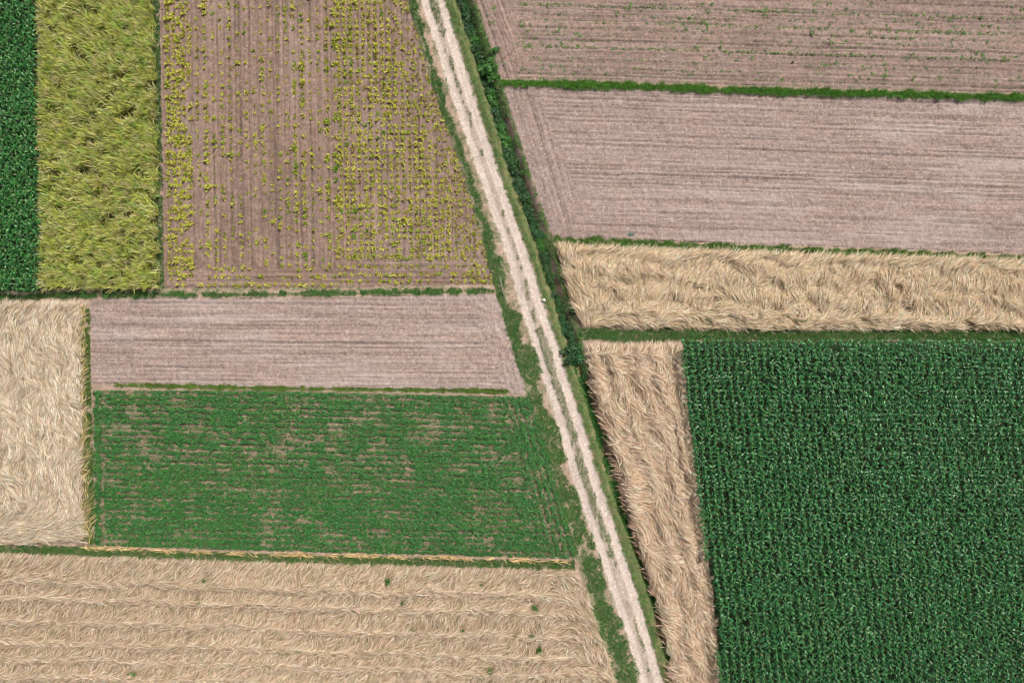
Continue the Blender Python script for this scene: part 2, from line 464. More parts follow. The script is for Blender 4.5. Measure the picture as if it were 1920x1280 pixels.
LAND = {
 0: ("verge", "bare sandy verges and grass balks between the plots", "verge", M_LITTER),
 1: ("tilled_field", "brown tilled field set with rows of yellow young plants", "field", M_SOIL),
 2: ("bare_field", "pale pinkish harrowed plot between grass strip and green row crop", "field", M_SOIL_BARE),
 3: ("crop_field", "brown earth showing through the green row crop", "field", M_SOIL),
 4: ("weedy_field", "reddish brown furrowed field dotted with green weeds at the top", "field", M_SOIL),
 5: ("bare_field", "large pale mauve harrowed field above the golden grain strip", "field", M_SOIL_BARE),
 6: ("dirt_track", "pale two-rut dirt track crossing diagonally between the fields", "track", M_TRACK),
 7: ("stubble_ground", "earth under the wide banded straw field at the bottom", "field", M_LITTER),
 8: ("stubble_ground", "earth under the pale straw plot at the left edge", "field", M_LITTER),
 9: ("stubble_ground", "earth under the golden grain strip below the mauve field", "field", M_LITTER),
 10: ("stubble_ground", "earth under the narrow grain strip beside the dark corn", "field", M_LITTER),
 11: ("corn_ground", "earth under the big dark green corn field, shade put into its colour", "field", M_LITTER),
 12: ("corn_ground", "earth under the narrow corn strip in the corner, shade put into its colour", "field", M_LITTER),
 13: ("sorghum_ground", "earth under the yellow-green tall crop strip", "field", M_LITTER),
 14: ("ditch", "deep overgrown ditch and its mown bank beside the track", "ditch", M_LITTER),
}
fj, fi = np.nonzero(~used)
fid = RC[fj, fi]
fq = np.stack([vid(fj + 1, fi), vid(fj + 1, fi + 1), vid(fj, fi + 1), vid(fj, fi)], -1)
for i, (nm, lab, cat, mat) in LAND.items():
    q = np.concatenate([fq[fid == i], cq[ids == i]])
    if not len(q): continue
    u, inv = np.unique(q, return_inverse=True)
    me = mesh_quads(nm, verts[u], inv.reshape(q.shape), vcol[u])
    if i in (1, 2, 3, 4, 5):
        at_ = me.attributes.new("lie", 'FLOAT_VECTOR', 'POINT')
        at_.data.foreach_set("vector", np.ascontiguousarray(lie.reshape(-1, 3)[u], np.float32).ravel())
    me.polygons.foreach_set("use_smooth", np.ones(len(me.polygons), bool))
    link(nm, me, mat, lab, cat, "structure")

# surrounding land out to the horizon: a patchwork of the same kinds of field
def outer_mat():
    m = bpy.data.materials.new("patchwork_land")
    n, l = nt(m)
    tc = n.new("ShaderNodeTexCoord")
    mp = n.new("ShaderNodeMapping"); mp.inputs['Scale'].default_value = (0.012, 0.03, 1)
    mp.inputs['Rotation'].default_value = (0, 0, 0.05)
    vo = n.new("ShaderNodeTexVoronoi"); vo.distance = 'CHEBYCHEV'; vo.inputs['Scale'].default_value = 1.0; vo.inputs['Randomness'].default_value = 0.8
    rp = n.new("ShaderNodeValToRGB"); rp.color_ramp.interpolation = 'CONSTANT'
    cs = [(0.0, (0.33, 0.24, 0.2)), (0.25, (0.05, 0.11, 0.035)), (0.45, (0.42, 0.32, 0.19)), (0.65, (0.05, 0.15, 0.05)), (0.8, (0.24, 0.16, 0.13))]
    while len(rp.color_ramp.elements) < len(cs): rp.color_ramp.elements.new(0.5)
    for e, (p, c) in zip(rp.color_ramp.elements, cs): e.position = p; e.color = (*c, 1)
    no = n.new("ShaderNodeTexNoise"); no.inputs['Scale'].default_value = 0.8; no.inputs['Detail'].default_value = 8; no.inputs['Roughness'].default_value = 0.7
    mr = n.new("ShaderNodeMapRange"); mr.inputs[1].default_value = 0.3; mr.inputs[2].default_value = 0.7; mr.inputs[3].default_value = 0.7; mr.inputs[4].default_value = 1.3
    sc = n.new("ShaderNodeVectorMath"); sc.operation = 'SCALE'
    sep = n.new("ShaderNodeSeparateColor")
    pb = n.new("ShaderNodeBsdfPrincipled"); pb.inputs['Roughness'].default_value = 0.9
    out = n.new("ShaderNodeOutputMaterial")
    l.new(tc.outputs['Object'], mp.inputs['Vector']); l.new(mp.outputs[0], vo.inputs['Vector'])
    l.new(vo.outputs['Color'], sep.inputs[0]); l.new(sep.outputs[0], rp.inputs[0])
    l.new(tc.outputs['Object'], no.inputs['Vector']); l.new(no.outputs['Fac'], mr.inputs[0])
    l.new(rp.outputs[0], sc.inputs[0]); l.new(mr.outputs[0], sc.inputs['Scale'])
    l.new(sc.outputs[0], pb.inputs['Base Color']); l.new(pb.outputs[0], out.inputs['Surface'])
    return m
xs = [-3000, float(wx(XM0)), float(wx(XM1)), 3000]; ys = [-3000, float(wy(YM1)), float(wy(YM0)), 3000]
ov = [(x, y, 0) for y in ys for x in xs]
oq = [(j * 4 + i, j * 4 + i + 1, j * 4 + i + 5, j * 4 + i + 4) for j in range(3) for i in range(3) if (i, j) != (1, 1)]
link("ground", mesh_quads("ground", np.array(ov), np.array(oq)), outer_mat(), "patchwork farmland stretching away to the horizon", "ground", "structure")

# height of the terrain under a photo pixel
def ground_z(px, py):
    i = np.clip(np.round((np.asarray(px) - XM0) / ST).astype(int), 0, nx - 1)
    j = np.clip(np.round((np.asarray(py) - YM0) / ST).astype(int), 0, ny - 1)
    return hgt[j, i]

# ------------------------------------------------------------------ straw and ripe grain
STRAW = [(0.50, 0.375, 0.235), (0.55, 0.43, 0.29), (0.45, 0.33, 0.20), (0.58, 0.46, 0.33), (0.38, 0.28, 0.15)]
def straw(name, label, poly, per_px, ang, base, pal=STRAW, green=0.04, L=(1.0, 1.9), w=0.06, spread=0.22, gaps=None, zoff=0.0):
    g0 = gaps or (lambda x, y: 1.0)
    x, y = scatter(poly, per_px, lambda x, y: g0(x, y) * (0.72 + 0.28 * sstep(0.34, 0.52, fbm(x / 9, y / 9, 199, 2))))
    n = len(x)
    a = ang(x, y) + rng.normal(0, spread, n)
    lay = rng.random(n)
    zb = base(x, y) + lay * 0.30 + rng.normal(0, 0.05, n) + zoff
    ln = rng.uniform(L[0], L[1], n)
    mx, my = wx(x, zb), wy(y, zb)
    pit = rng.normal(0.16, 0.15, n)
    root = np.stack([mx - np.cos(a) * ln * 0.5, my - np.sin(a) * ln * 0.5, np.maximum(zb - ln * 0.5 * np.sin(pit), 0.03)], -1)
    c = np.clip(pick(pal, n, 0.16) * np.array([1.52, 1.46, 1.52]), 0, 0.88)
    g = rng.random(n) < green * (1.6 - lay)
    c[g] = pick([(0.20, 0.22, 0.07), (0.30, 0.28, 0.12)], int(g.sum()), 0.15)
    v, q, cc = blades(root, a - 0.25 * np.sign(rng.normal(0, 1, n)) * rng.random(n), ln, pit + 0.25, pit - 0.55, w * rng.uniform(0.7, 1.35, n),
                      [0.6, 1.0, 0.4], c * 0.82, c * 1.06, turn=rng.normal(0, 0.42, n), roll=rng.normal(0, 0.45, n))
    me = mesh_quads(name, v, q, cc)
    return link(name, me, M_STRAW, label, "grain", "stuff")

R = math.radians
def near(v, centres, wdt):
    r = np.zeros(np.shape(v))
    for c in centres: r = np.maximum(r, np.exp(-((v - c) / wdt) ** 2))
    return r
def swirl(x, y, s, seed): return (fbm(x / s, y / s, seed, 2) - 0.5) * 2

def clump(x, y, cx_, cy_, seed):
    """each bunch of stalks fell its own way"""
    wx_ = x + swirl(x, y, 9, seed) * 8; wy_ = y + swirl(x, y, 9, seed + 3) * 8
    i = np.floor(wx_ / cx_).astype(int); j = np.floor(wy_ / cy_).astype(int)
    return _rt[(i * 131 + j * 517 + seed * 7) % 4096] * 2 - 1
J_R = [1087, 1119, 1163, 1203, 1234, 1266, 1300, 1335, 1370]
def j_v(x, y): return y - 0.030 * x + (vn(x / 90, y / 90, 201) - 0.5) * 9
def j_edge(x, y): return np.interp(y, [1060, 1110, 1200, 1280, 1400], [1076, 1100, 1130, 1155, 1190]) - x
def j_ang(x, y):
    r = near(j_v(x, y), J_R, 5.5)
    a = R(56) + swirl(x, y, 26, 210) * 0.8 + clump(x, y, 13, 9, 610) * 0.35
    a = a * (1 - r) + (R(-8) + swirl(x, y, 18, 212) * 0.5) * r
    h = 1 - sstep(40, 85, j_edge(x, y) + swirl(x, y, 20, 205) * 25)
    ah = R(-52) + swirl(x, y, 24, 207) * 0.9
    top = 1 - sstep(8, 30, y - np.interp(x, [0, 480, 1076], [1040, 1056, 1066]))
    a = a * (1 - h) + ah * h
    return a * (1 - top * 0.7) + R(48) * top * 0.7
def j_base(x, y):
    return 0.24 + 0.55 * near(j_v(x, y), J_R, 6) + 0.30 * (fbm(x / 16, y / 16, 220, 2) - 0.5) * 2
WHOLES = [(1003, 1139, 4, 8), (1011, 1217, 4, 8), (918, 1257, 4, 7), (997, 1190, 5, 3), (966, 1190, 4, 3), (868, 1181, 3, 4), (774, 1180, 4, 3), (903, 1095, 3, 3), (728, 1090, 3, 10), (755, 1128, 2, 4), (372, 1128, 3, 4), (385, 1088, 3, 4), (250, 1261, 8, 3)]
def holes(x, y, hs, soft=1.0):
    d = np.ones(np.shape(x))
    for hx, hy, ax, ay in hs:
        d *= sstep(0.6, 1.5, np.hypot((x - hx) / (ax + 4 * soft), (y - hy) / (ay + 4 * soft)))
    return d
BEIGE = [(0.48, 0.38, 0.265), (0.55, 0.45, 0.325), (0.42, 0.325, 0.22), (0.60, 0.505, 0.385), (0.35, 0.27, 0.165)]
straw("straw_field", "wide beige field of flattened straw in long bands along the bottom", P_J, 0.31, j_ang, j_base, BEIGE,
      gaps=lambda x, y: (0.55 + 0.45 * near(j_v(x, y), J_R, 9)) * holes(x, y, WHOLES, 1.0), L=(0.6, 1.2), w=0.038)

def i_ang(x, y):
    b = sstep(935, 985, y + swirl(x, y, 30, 232) * 20)
    t = 1 - sstep(585, 625, y)
    a = R(96) + swirl(x, y, 30, 230) * 0.8 + clump(x, y, 14, 26, 620) * 0.6
    a = a * (1 - b) + (R(8) + swirl(x, y, 22, 233) * 0.8) * b
    return a * (1 - t) + (R(62) + swirl(x, y, 30, 234) * 0.5) * t
def i_v(x, y): return x - 0.03 * (y - 560) + swirl(x, y, 60, 236) * 9
def i_base(x, y): return 0.28 + 0.15 * clump(x, y, 14, 26, 620) + 0.40 * near(i_v(x, y), [-60, -20, 8, 25, 52, 101, 134], 6) + 0.28 * swirl(x, y, 16, 237)
PALE = [(0.54, 0.445, 0.325), (0.60, 0.505, 0.385), (0.48, 0.385, 0.265), (0.64, 0.55, 0.44), (0.40, 0.32, 0.19)]
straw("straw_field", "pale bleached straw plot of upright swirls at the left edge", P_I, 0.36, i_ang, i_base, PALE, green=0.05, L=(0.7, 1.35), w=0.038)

def k_top(x): return np.interp(x, [1046, 1240, 1440, 1920, 2040], [458, 466, 473, 486, 488])
def k_ang(x, y):
    t = y - k_top(x)
    a = R(68) + swirl(x, y, 30, 240) * 1.0 + clump(x, y, 22, 16, 630) * 0.95
    top = 1 - sstep(14, 34, t + swirl(x, y, 22, 242) * 8)
    bot = sstep(100, 126, t + swirl(x, y, 26, 243) * 16)
    a = a * (1 - top) + (R(38) + swirl(x, y, 30, 244) * 0.35) * top
    a = a * (1 - bot) + (R(-12) + swirl(x, y, 24, 245) * 0.9) * bot
    lf = 1 - sstep(10, 48, x - np.interp(y, [458, 560, 606], [1046, 1070, 1090]))
    return a * (1 - lf) + (R(118) + swirl(x, y, 30, 246) * 1.0) * lf
def k_base(x, y):
    v = y - k_top(x) + swirl(x, y, 38, 247) * 20
    return 0.30 + 0.34 * near(v, [8, 46, 80, 118], 8) + 0.26 * swirl(x, y, 20, 248) + 0.16 * clump(x, y, 22, 16, 630)
GOLD = [(0.53, 0.415, 0.275), (0.58, 0.47, 0.335), (0.47, 0.36, 0.225), (0.60, 0.50, 0.375), (0.40, 0.31, 0.165)]
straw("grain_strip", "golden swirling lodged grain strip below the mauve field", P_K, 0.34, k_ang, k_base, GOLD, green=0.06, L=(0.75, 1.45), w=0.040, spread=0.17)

def m_l(y): return np.interp(y, [650, 730, 800, 890, 980, 1140, 1280, 1400], [1100, 1118, 1140, 1165, 1190, 1240, 1266, 1295])
def m_r(y): return np.interp(y, [646, 760, 930, 1110, 1280, 1400], [1273, 1284, 1308, 1330, 1345, 1356])
def m_ang(x, y):
    dl = x - m_l(y); dr = m_r(y) - x
    a = R(-62) + swirl(x, y, 36, 250) * 0.8 + clump(x, y, 18, 26, 640) * 0.7
    rf = 1 - sstep(4, 22, dr)
    a = a * (1 - rf) + (R(-46) + swirl(x, y, 20, 253) * 0.7) * rf
    tp = 1 - sstep(4, 26, y - 648)
    return a * (1 - tp) + (R(78) + swirl(x, y, 26, 254) * 0.9) * tp
def m_base(x, y):
    return 0.34 + 0.42 * near(x - m_l(y) + swirl(x, y, 60, 255) * 14, [12, 52, 92, 125], 8) + 0.34 * swirl(x, y, 19, 256) + 0.18 * clump(x, y, 18, 26, 640)
TAN = [(0.53, 0.405, 0.28), (0.60, 0.475, 0.345), (0.46, 0.345, 0.225), (0.64, 0.52, 0.39), (0.38, 0.275, 0.17)]
straw("grain_strip", "narrow tan grain strip running between the ditch and the dark corn", P_M, 0.34, m_ang, m_base, TAN, green=0.035, L=(0.75, 1.5), w=0.040, spread=0.18)
P_MF = [(x - 8, y) for x, y in zip(m_l(np.linspace(700, 1300, 20)), np.linspace(700, 1300, 20))]
P_MF = P_MF + [(x + 26, y) for x, y in P_MF[::-1]]
straw("grain_fringe", "brownish grain stalks leaning out over the ditch edge", P_MF, 0.12,
      lambda x, y: R(142) + swirl(x, y, 24, 258) * 0.5, lambda x, y: 0.20 + 0.12 * swirl(x, y, 16, 259),
      [(0.36, 0.25, 0.17), (0.43, 0.31, 0.215), (0.28, 0.19, 0.12)], L=(0.9, 1.7), w=0.07, spread=0.2,
      gaps=lambda x, y: sstep(0.32, 0.5, fbm(x / 22, y / 22, 260, 2)))
# dry grass swath lying along the foot of the green crop
SW = [(150, 1026), (300, 1032), (480, 1039), (720, 1043), (960, 1049), (1068, 1053)]
P_SW = [(x, y - 2) for x, y in SW] + [(x, y + 2) for x, y in SW[::-1]]
straw("dry_grass", "thin line of dry yellow mown grass below the green row crop", P_SW, 0.26,
      lambda x, y: R(-3) + swirl(x, y, 12, 262) * 0.6, lambda x, y: 0.10 + 0.05 * swirl(x, y, 12, 263),
      [(0.50, 0.36, 0.16), (0.44, 0.33, 0.14), (0.55, 0.42, 0.22)], L=(0.5, 1.1), w=0.06,
      gaps=lambda x, y: 0.08 + 0.92 * sstep(0.3, 0.6, vn(x / 20, y / 40, 264)))
P_IS = [(147, 575), (159, 575), (166, 900), (172, 1012), (152, 1012), (150, 800)]
straw("dry_grass", "ragged dry grass edge between pale straw plot and green balk", P_IS, 0.12,
      lambda x, y: R(70) + swirl(x, y, 16, 266) * 1.2, lambda x, y: 0.16 + 0.06 * swirl(x, y, 12, 267),
      [(0.44, 0.34, 0.15), (0.34, 0.31, 0.11), (0.50, 0.40, 0.24)], green=0.5, L=(0.6, 1.3), w=0.06)

# ------------------------------------------------------------------ corn
def corn_parts(pos, size, r, pal, tas=True):
    """leaves and tassels of many plants at once: pos (n,3) foot of each plant"""
    n = len(pos); out = []
    spin = R(90) + r.normal(0, 0.55, n) + math.pi * r.integers(0, 2, n)
    tint = 1 + r.normal(0, 0.10, (n, 1))
    for j in range(8):
        f = j / 7.0
        az = spin + j * math.pi + r.normal(0, 0.75, n)
        z = (1.0 + 1.0 * f ** 0.6) * size
        root = pos + np.stack([np.zeros(n), np.zeros(n), z], -1)
        ln = (0.60 - 0.10 * f) * size * r.uniform(0.8, 1.2, n)
        c = pick(pal, n, 0.14, r) * tint
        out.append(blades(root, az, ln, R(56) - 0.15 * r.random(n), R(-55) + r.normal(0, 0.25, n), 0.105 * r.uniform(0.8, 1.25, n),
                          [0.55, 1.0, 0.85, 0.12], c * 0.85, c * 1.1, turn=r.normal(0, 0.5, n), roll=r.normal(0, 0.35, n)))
    for j in range(3):          # pale rolled whorl at the heart of each plant
        c = pick([(0.10, 0.24, 0.06), (0.14, 0.27, 0.08), (0.07, 0.20, 0.05)], n, 0.12, r)
        root = pos + np.stack([np.zeros(n), np.zeros(n), 1.95 * size], -1)
        out.append(blades(root, spin + j * 2.1 + r.normal(0, 0.3, n), 0.30 * size * r.uniform(0.7, 1.2, n), R(78), R(20), 0.075, [0.8, 1.0, 0.2], c * 0.9, c * 1.1, roll=r.normal(0, 0.3, n)))
    st = pick([(0.04, 0.10, 0.03)], n, 0.1, r)
    out.append(blades(pos, spin, 2.05 * size, R(88), R(90), 0.045, [1.0, 0.6], st, st))
    if tas:
        m = r.random(n) < 0.5
        k = int(m.sum())
        tp = pos[m] + np.stack([np.zeros(k), np.zeros(k), 2.0 * size[m]], -1)
        for j in range(3):
            c = pick([(0.26, 0.20, 0.09), (0.20, 0.20, 0.06), (0.30, 0.21, 0.12)], k, 0.15, r)
            out.append(blades(tp, r.uniform(0, 6.28, k), 0.20 * r.uniform(0.7, 1.2, k), R(55), R(15), 0.05, [1, 0.5], c, c))
    return out
CORN_PAL = [(0.030, 0.180, 0.050), (0.044, 0.22, 0.062), (0.023, 0.145, 0.043), (0.075, 0.25, 0.072)]
CORN_PAL2 = [(0.036, 0.20, 0.042), (0.055, 0.24, 0.05), (0.026, 0.16, 0.034), (0.10, 0.27, 0.065)]

def corn_grid(poly, z, sx=13.4, sy=8.8, slope=0.112):
    xs = np.arange(-300, 2600, sx); ys_ = np.arange(YM0 - 20, YM1 + 20, sy)
    X, Y = np.meshgrid(xs, ys_)
    ROW = np.repeat(np.arange(len(ys_)), len(xs))
    X = X + slope * (Y - 640) + rng.normal(0, 0.55, X.shape); Y = Y + rng.normal(0, 0.8, Y.shape)
    X, Y = X.ravel(), Y.ravel()
    m = inside(poly, X, Y) & (rng.random(len(X)) < 0.992)
    X, Y = X[m], Y[m]
    global row_of
    row_of = ROW[m]
    return X, Y, np.stack([wx(X, z), wy(Y, z), np.zeros(len(X))], -1)

cxp, cyp, cpos = corn_grid(P_N, 1.7)
csize = np.clip(rng.normal(1.0, 0.045, len(cpos)) * (0.93 + 0.14 * fbm(cxp / 90, cyp / 90, 190, 2)), 0.8, 1.2)
ORD = "first second third fourth fifth sixth seventh eighth ninth tenth eleventh twelfth thirteenth fourteenth fifteenth sixteenth seventeenth eighteenth nineteenth twentieth".split()
TENS = {20: "twenty", 30: "thirty", 40: "forty", 50: "fifty", 60: "sixty", 70: "seventy", 80: "eighty", 90: "ninety"}
def nth(k):
    if k <= 20: return ORD[k - 1]
    t, u = k // 10 * 10, k % 10
    if t >= 100: return "hundred-and-" + nth(k - 100) if k > 100 else "hundredth"
    return TENS[t] + "-" + ORD[u - 1] if u else TENS[t][:-1] + "ieth"
dist = np.hypot(cxp - CX, cyp - CY)
rows_ = row_of - row_of.min() + 1
rank = np.zeros(len(cxp), int)
for r_ in np.unique(rows_):
    k_ = np.nonzero(rows_ == r_)[0]
    rank[k_[np.argsort(cxp[k_])]] = np.arange(1, len(k_) + 1)
order = np.argsort(dist)              # the plants nearest the camera show largest
ind, rest = order[:300], order[300:]
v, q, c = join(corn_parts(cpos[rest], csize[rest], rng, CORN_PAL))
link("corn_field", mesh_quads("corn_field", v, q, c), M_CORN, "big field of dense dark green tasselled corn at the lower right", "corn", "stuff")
variants = []
for k in range(12):
    rr = np.random.default_rng(300 + k)
    v, q, c = join(corn_parts(np.zeros((1, 3)), np.ones(1), rr, CORN_PAL))
    me = mesh_quads("corn_plant", v, q, c); me.materials.append(M_CORN); variants.append(me)
first = None
for t, i in enumerate(ind):
    o = bpy.data.objects.new("corn_plant", variants[t % 12])
    o.location = cpos[i]; o.scale = (csize[i],) * 3; o.rotation_euler = (0, 0, random.choice([0, math.pi]) + random.gauss(0, 0.1))
    lab = f"dark green corn plant, {nth(rank[i])} from the grain strip in the {nth(rows_[i])} row below the balk"
    g = "corn plants in the corner of the big corn field"
    o["label"] = lab; o["category"] = "corn plant"; o["group"] = g
    COL.objects.link(o)

X, Y, p2 = corn_grid(P_A, 1.7, 10.5, 9.2, 0.012)
v, q, c = join(corn_parts(p2, np.clip(rng.normal(1.0, 0.08, len(p2)), 0.8, 1.2), rng, CORN_PAL2))
link("corn_strip", mesh_quads("corn_strip", v, q, c), M_CORN, "narrow strip of mid green corn along the upper left edge", "corn", "stuff")

# ------------------------------------------------------------------ yellow-green tall strip
def sorghum():
    x, y = scatter(P_B, 0.058)
    gap = fbm(x / 13, y / 13, 270, 2)
    m = gap > 0.37
    x, y, gap = x[m], y[m], gap[m]
    n = len(x)
    hz = 1.15 + 1.5 * (fbm(x / 9, y / 6, 272, 2) - 0.3) + rng.normal(0, 0.10, n)
    pos = np.stack([wx(x, 1.0), wy(y, 1.0), np.zeros(n)], -1)
    out = []
    pal = [(0.60, 0.64, 0.13), (0.67, 0.69, 0.17), (0.50, 0.61, 0.12), (0.70, 0.69, 0.32), (0.32, 0.50, 0.11), (0.68, 0.57, 0.30)]
    pt = pick(pal, n, 0.12) * (0.8 + 0.4 * fbm(x / 20, y / 20, 275, 2))[:, None]
    for j in range(5):
        f = j / 4.0
        root = pos + np.stack([rng.normal(0, 0.07, n), rng.normal(0, 0.07, n), hz * (0.20 + 0.45 * f)], -1)
        c = np.clip(pt * (1 + rng.normal(0, 0.15, (n, 1))), 0.01, 0.75)
        out.append(blades(root, R(150) + rng.normal(0, 0.9, n), (1.0 - 0.2 * f) * rng.uniform(0.8, 1.2, n), R(72), R(2) + rng.normal(0, 0.35, n),
                          0.07 * rng.uniform(0.7, 1.2, n), [0.8, 1.0, 0.2], c * 0.88, c * 1.1, roll=rng.normal(0, 0.6, n)))
    c = pick([(0.42, 0.34, 0.15), (0.36, 0.36, 0.10)], n, 0.12)
    out.append(blades(pos, rng.uniform(0, 6.28, n), hz + 0.25, R(86), R(80), 0.05, [0.6, 0.6, 0.9, 0.5], c * 0.5, c))
    v, q, c = join(out)
    link("sorghum_strip", mesh_quads("sorghum_strip", v, q, c), M_SORGHUM, "strip of tall yellow-green grassy crop beside the corn strip", "crop", "stuff")
sorghum()

# ------------------------------------------------------------------ green row crop
def bean_field():
    def dens(x, y):
        v = y - np.interp(x, [174, 990], [732, 744]) - 0.012 * (x - 174) + swirl(x, y, 70, 280) * 2
        row = 0.5 + 0.5 * np.cos(2 * math.pi * (v - 8) / 11.6)
        big = fbm(x / 42, y / 20, 281, 3)
        sm = fbm(x / 9, y / 7, 284, 2)
        wl_ = x - 176; wr = interp(T['vl'], y) + 2 - x
        # headland rows down both ends
        hl = (wl_ < 22); hr = (wr < 52)
        rowl = 0.5 + 0.5 * np.cos(2 * math.pi * (wl_ - 8) / 20)
        rowr = 0.5 + 0.5 * np.cos(2 * math.pi * (wr - 8) / 13)
        row = np.where(hl, rowl, np.where(hr, rowr, row))
        s = row * 0.36 + big * 0.64 + sm * 0.64 + (fbm(x / 4, y / 4, 286, 1) - 0.5) * 0.35 - 0.715
        s = s + 0.03 * sstep(860, 1000, y) - 0.10 * np.exp(-((x - 250) / 60) ** 2 - ((y - 850) / 70) ** 2)
        return 0.13 + 0.87 * sstep(-0.16, 0.24, s)
    x, y = scatter(P_G, 0.68, dens)
    n = len(x)
    d = dens(x, y)
    z = 0.05 + 0.34 * d * (0.45 + 0.55 * fbm(x / 6, y / 6, 288, 2)) * rng.uniform(0.55, 1.1, n)
    root = np.stack([wx(x, 0.2), wy(y, 0.2), z], -1)
    c = pick([(0.034, 0.165, 0.034), (0.048, 0.20, 0.042), (0.025, 0.13, 0.028), (0.08, 0.235, 0.052)], n, 0.2)
    yl = fbm(x / 60, y / 26, 290, 2)
    yel = (rng.random(n) < 0.10 * sstep(0.5, 0.7, yl))
    c[yel] = pick([(0.22, 0.24, 0.06), (0.12, 0.20, 0.05)], int(yel.sum()), 0.15)
    v, q, cc = blades(root, rng.uniform(0, 6.28, n), rng.uniform(0.085, 0.145, n), R(5) + rng.normal(0, 0.4, n), R(5), rng.uniform(0.075, 0.12, n),
                      [0.9, 0.75], c * 0.9, c * 1.08, roll=rng.normal(0, 0.45, n))
    link("row_crop", mesh_quads("row_crop", v, q, cc), M_CROP, "low green leafy crop in broken rows on brown earth", "crop", "stuff")
bean_field()

# ------------------------------------------------------------------ grass
GR = [(0.080, 0.215, 0.045), (0.115, 0.26, 0.055), (0.060, 0.165, 0.036), (0.14, 0.28, 0.065)]
GR_DARK = [(0.055, 0.175, 0.036), (0.075, 0.215, 0.046), (0.042, 0.14, 0.03)]
GR_LIGHT = [(0.14, 0.33, 0.085), (0.19, 0.36, 0.105), (0.11, 0.28, 0.07), (0.29, 0.36, 0.14)]
GR_LIME = [(0.13, 0.24, 0.03), (0.10, 0.205, 0.026), (0.17, 0.265, 0.045)]
def grass(name, label, poly, per_px, h, pal, dens=None, w=0.045, lean=0.5, z=True, cat="grass"):
    x, y = scatter(poly, per_px, dens)
    n = len(x)
    hh = rng.uniform(h[0], h[1], n) * (0.6 + 0.8 * fbm(x / 10, y / 10, 300, 2))
    zz = ground_z(x, y)
    root = np.stack([wx(x, h[1] * 0.5), wy(y, h[1] * 0.5), zz - 0.02], -1)
    c = pick(pal, n, 0.14) * (0.85 + 0.3 * fbm(x / 25, y / 25, 303, 2))[:, None]
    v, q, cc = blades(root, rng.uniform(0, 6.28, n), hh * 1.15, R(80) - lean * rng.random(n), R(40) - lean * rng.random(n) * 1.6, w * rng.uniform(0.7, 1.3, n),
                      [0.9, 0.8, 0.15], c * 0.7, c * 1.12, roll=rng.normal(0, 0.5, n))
    return link(name, mesh_quads(name, v, q, cc), M_GRASS, label, cat, "stuff")

def strip(pts, hw):
    hw = np.broadcast_to(hw, len(pts))
    return [(x, y - h) for (x, y), h in zip(pts, hw)] + [(x, y + h) for (x, y), h in list(zip(pts, hw))[::-1]]
def ragged(s, seed, lo=0.3, hi=0.5): return lambda x, y: sstep(lo, hi, fbm(x / s, y / s, seed, 2))
def stripdens(pts, hw, seed, s=11, amt=0.8):
    px = np.array([p[0] for p in pts]); py = np.array([p[1] for p in pts])
    def f(x, y):
        e = np.abs(y - np.interp(x, px, py)) / hw
        return sstep(0, 0.3, 1 - e + (fbm(x / s, y / s, seed, 2) - 0.5) * amt * 2)
    return f

C_P = [(942, 153.5), (1200, 161), (1440, 170), (1700, 176), (1920, 182), (XM1, 185)]
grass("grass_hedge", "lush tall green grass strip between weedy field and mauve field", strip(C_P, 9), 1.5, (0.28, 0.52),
      [(0.075, 0.22, 0.028), (0.105, 0.27, 0.036), (0.058, 0.175, 0.022), (0.15, 0.31, 0.045)], stripdens(C_P, 5.6, 310), w=0.05)
C_D = [(XM0, 556), (0, 557), (160, 554), (300, 552), (480, 551), (660, 549), (800, 547), (926, 545)]
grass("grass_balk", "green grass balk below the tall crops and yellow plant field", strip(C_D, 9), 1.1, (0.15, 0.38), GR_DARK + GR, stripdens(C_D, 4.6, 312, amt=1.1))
C_D2 = [(300, 543), (500, 543), (700, 541), (880, 541)]
grass("grass_fringe", "thin pale grass sprouting above the green balk", strip(C_D2, 6), 0.45, (0.08, 0.2), GR_LIGHT, stripdens(C_D2, 4, 313, amt=1.6))
C_F = [(214, 721), (350, 724), (480, 727.5), (720, 730), (952, 733)]
grass("grass_balk", "thin lime green grass line above the green row crop", strip(C_F, 7), 1.5, (0.15, 0.38), GR_LIME, stripdens(C_F, 3.3, 314, 9, 0.9))
C_R = [(1040, 449), (1100, 451), (1240, 458), (1440, 466), (1700, 475), (1920, 485), (XM1, 488)]
grass("grass_balk", "bright grass strip between mauve field and golden grain", strip(C_R, 11), 1.2, (0.2, 0.5), GR_LIME + GR, stripdens(C_R, 5.6, 316, 12, 1.0))
C_L = [(1084, 622), (1150, 628), (1280, 629), (1440, 629), (1700, 629), (1920, 630), (XM1, 631)]
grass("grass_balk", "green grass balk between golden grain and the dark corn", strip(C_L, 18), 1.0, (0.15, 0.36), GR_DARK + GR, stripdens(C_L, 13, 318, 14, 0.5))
C_H = [(XM0, 1026), (0, 1029), (160, 1033), (300, 1039), (480, 1045), (720, 1051), (960, 1057), (1078, 1060)]
grass("grass_balk", "green grass balk between the row crop and banded straw field", strip(C_H, 11), 1.1, (0.12, 0.32),
      [(0.05, 0.16, 0.03), (0.075, 0.195, 0.035), (0.11, 0.2, 0.04)], stripdens(C_H, 9.0, 320, 12, 0.4))
P_V1 = [(286, YM0), (297, YM0), (298, 0), (303, 300), (307, 541), (296, 541), (291, 300), (286, 0)]
grass("grass_balk", "narrow green grass line between tall yellow crop and tilled field", P_V1, 1.1, (0.1, 0.3), GR_DARK, ragged(14, 322, 0.2, 0.45))
P_V2 = [(159, 570), (167, 570), (169, 722), (174, 860), (176, 1020), (167, 1020), (163, 860), (160, 720)]
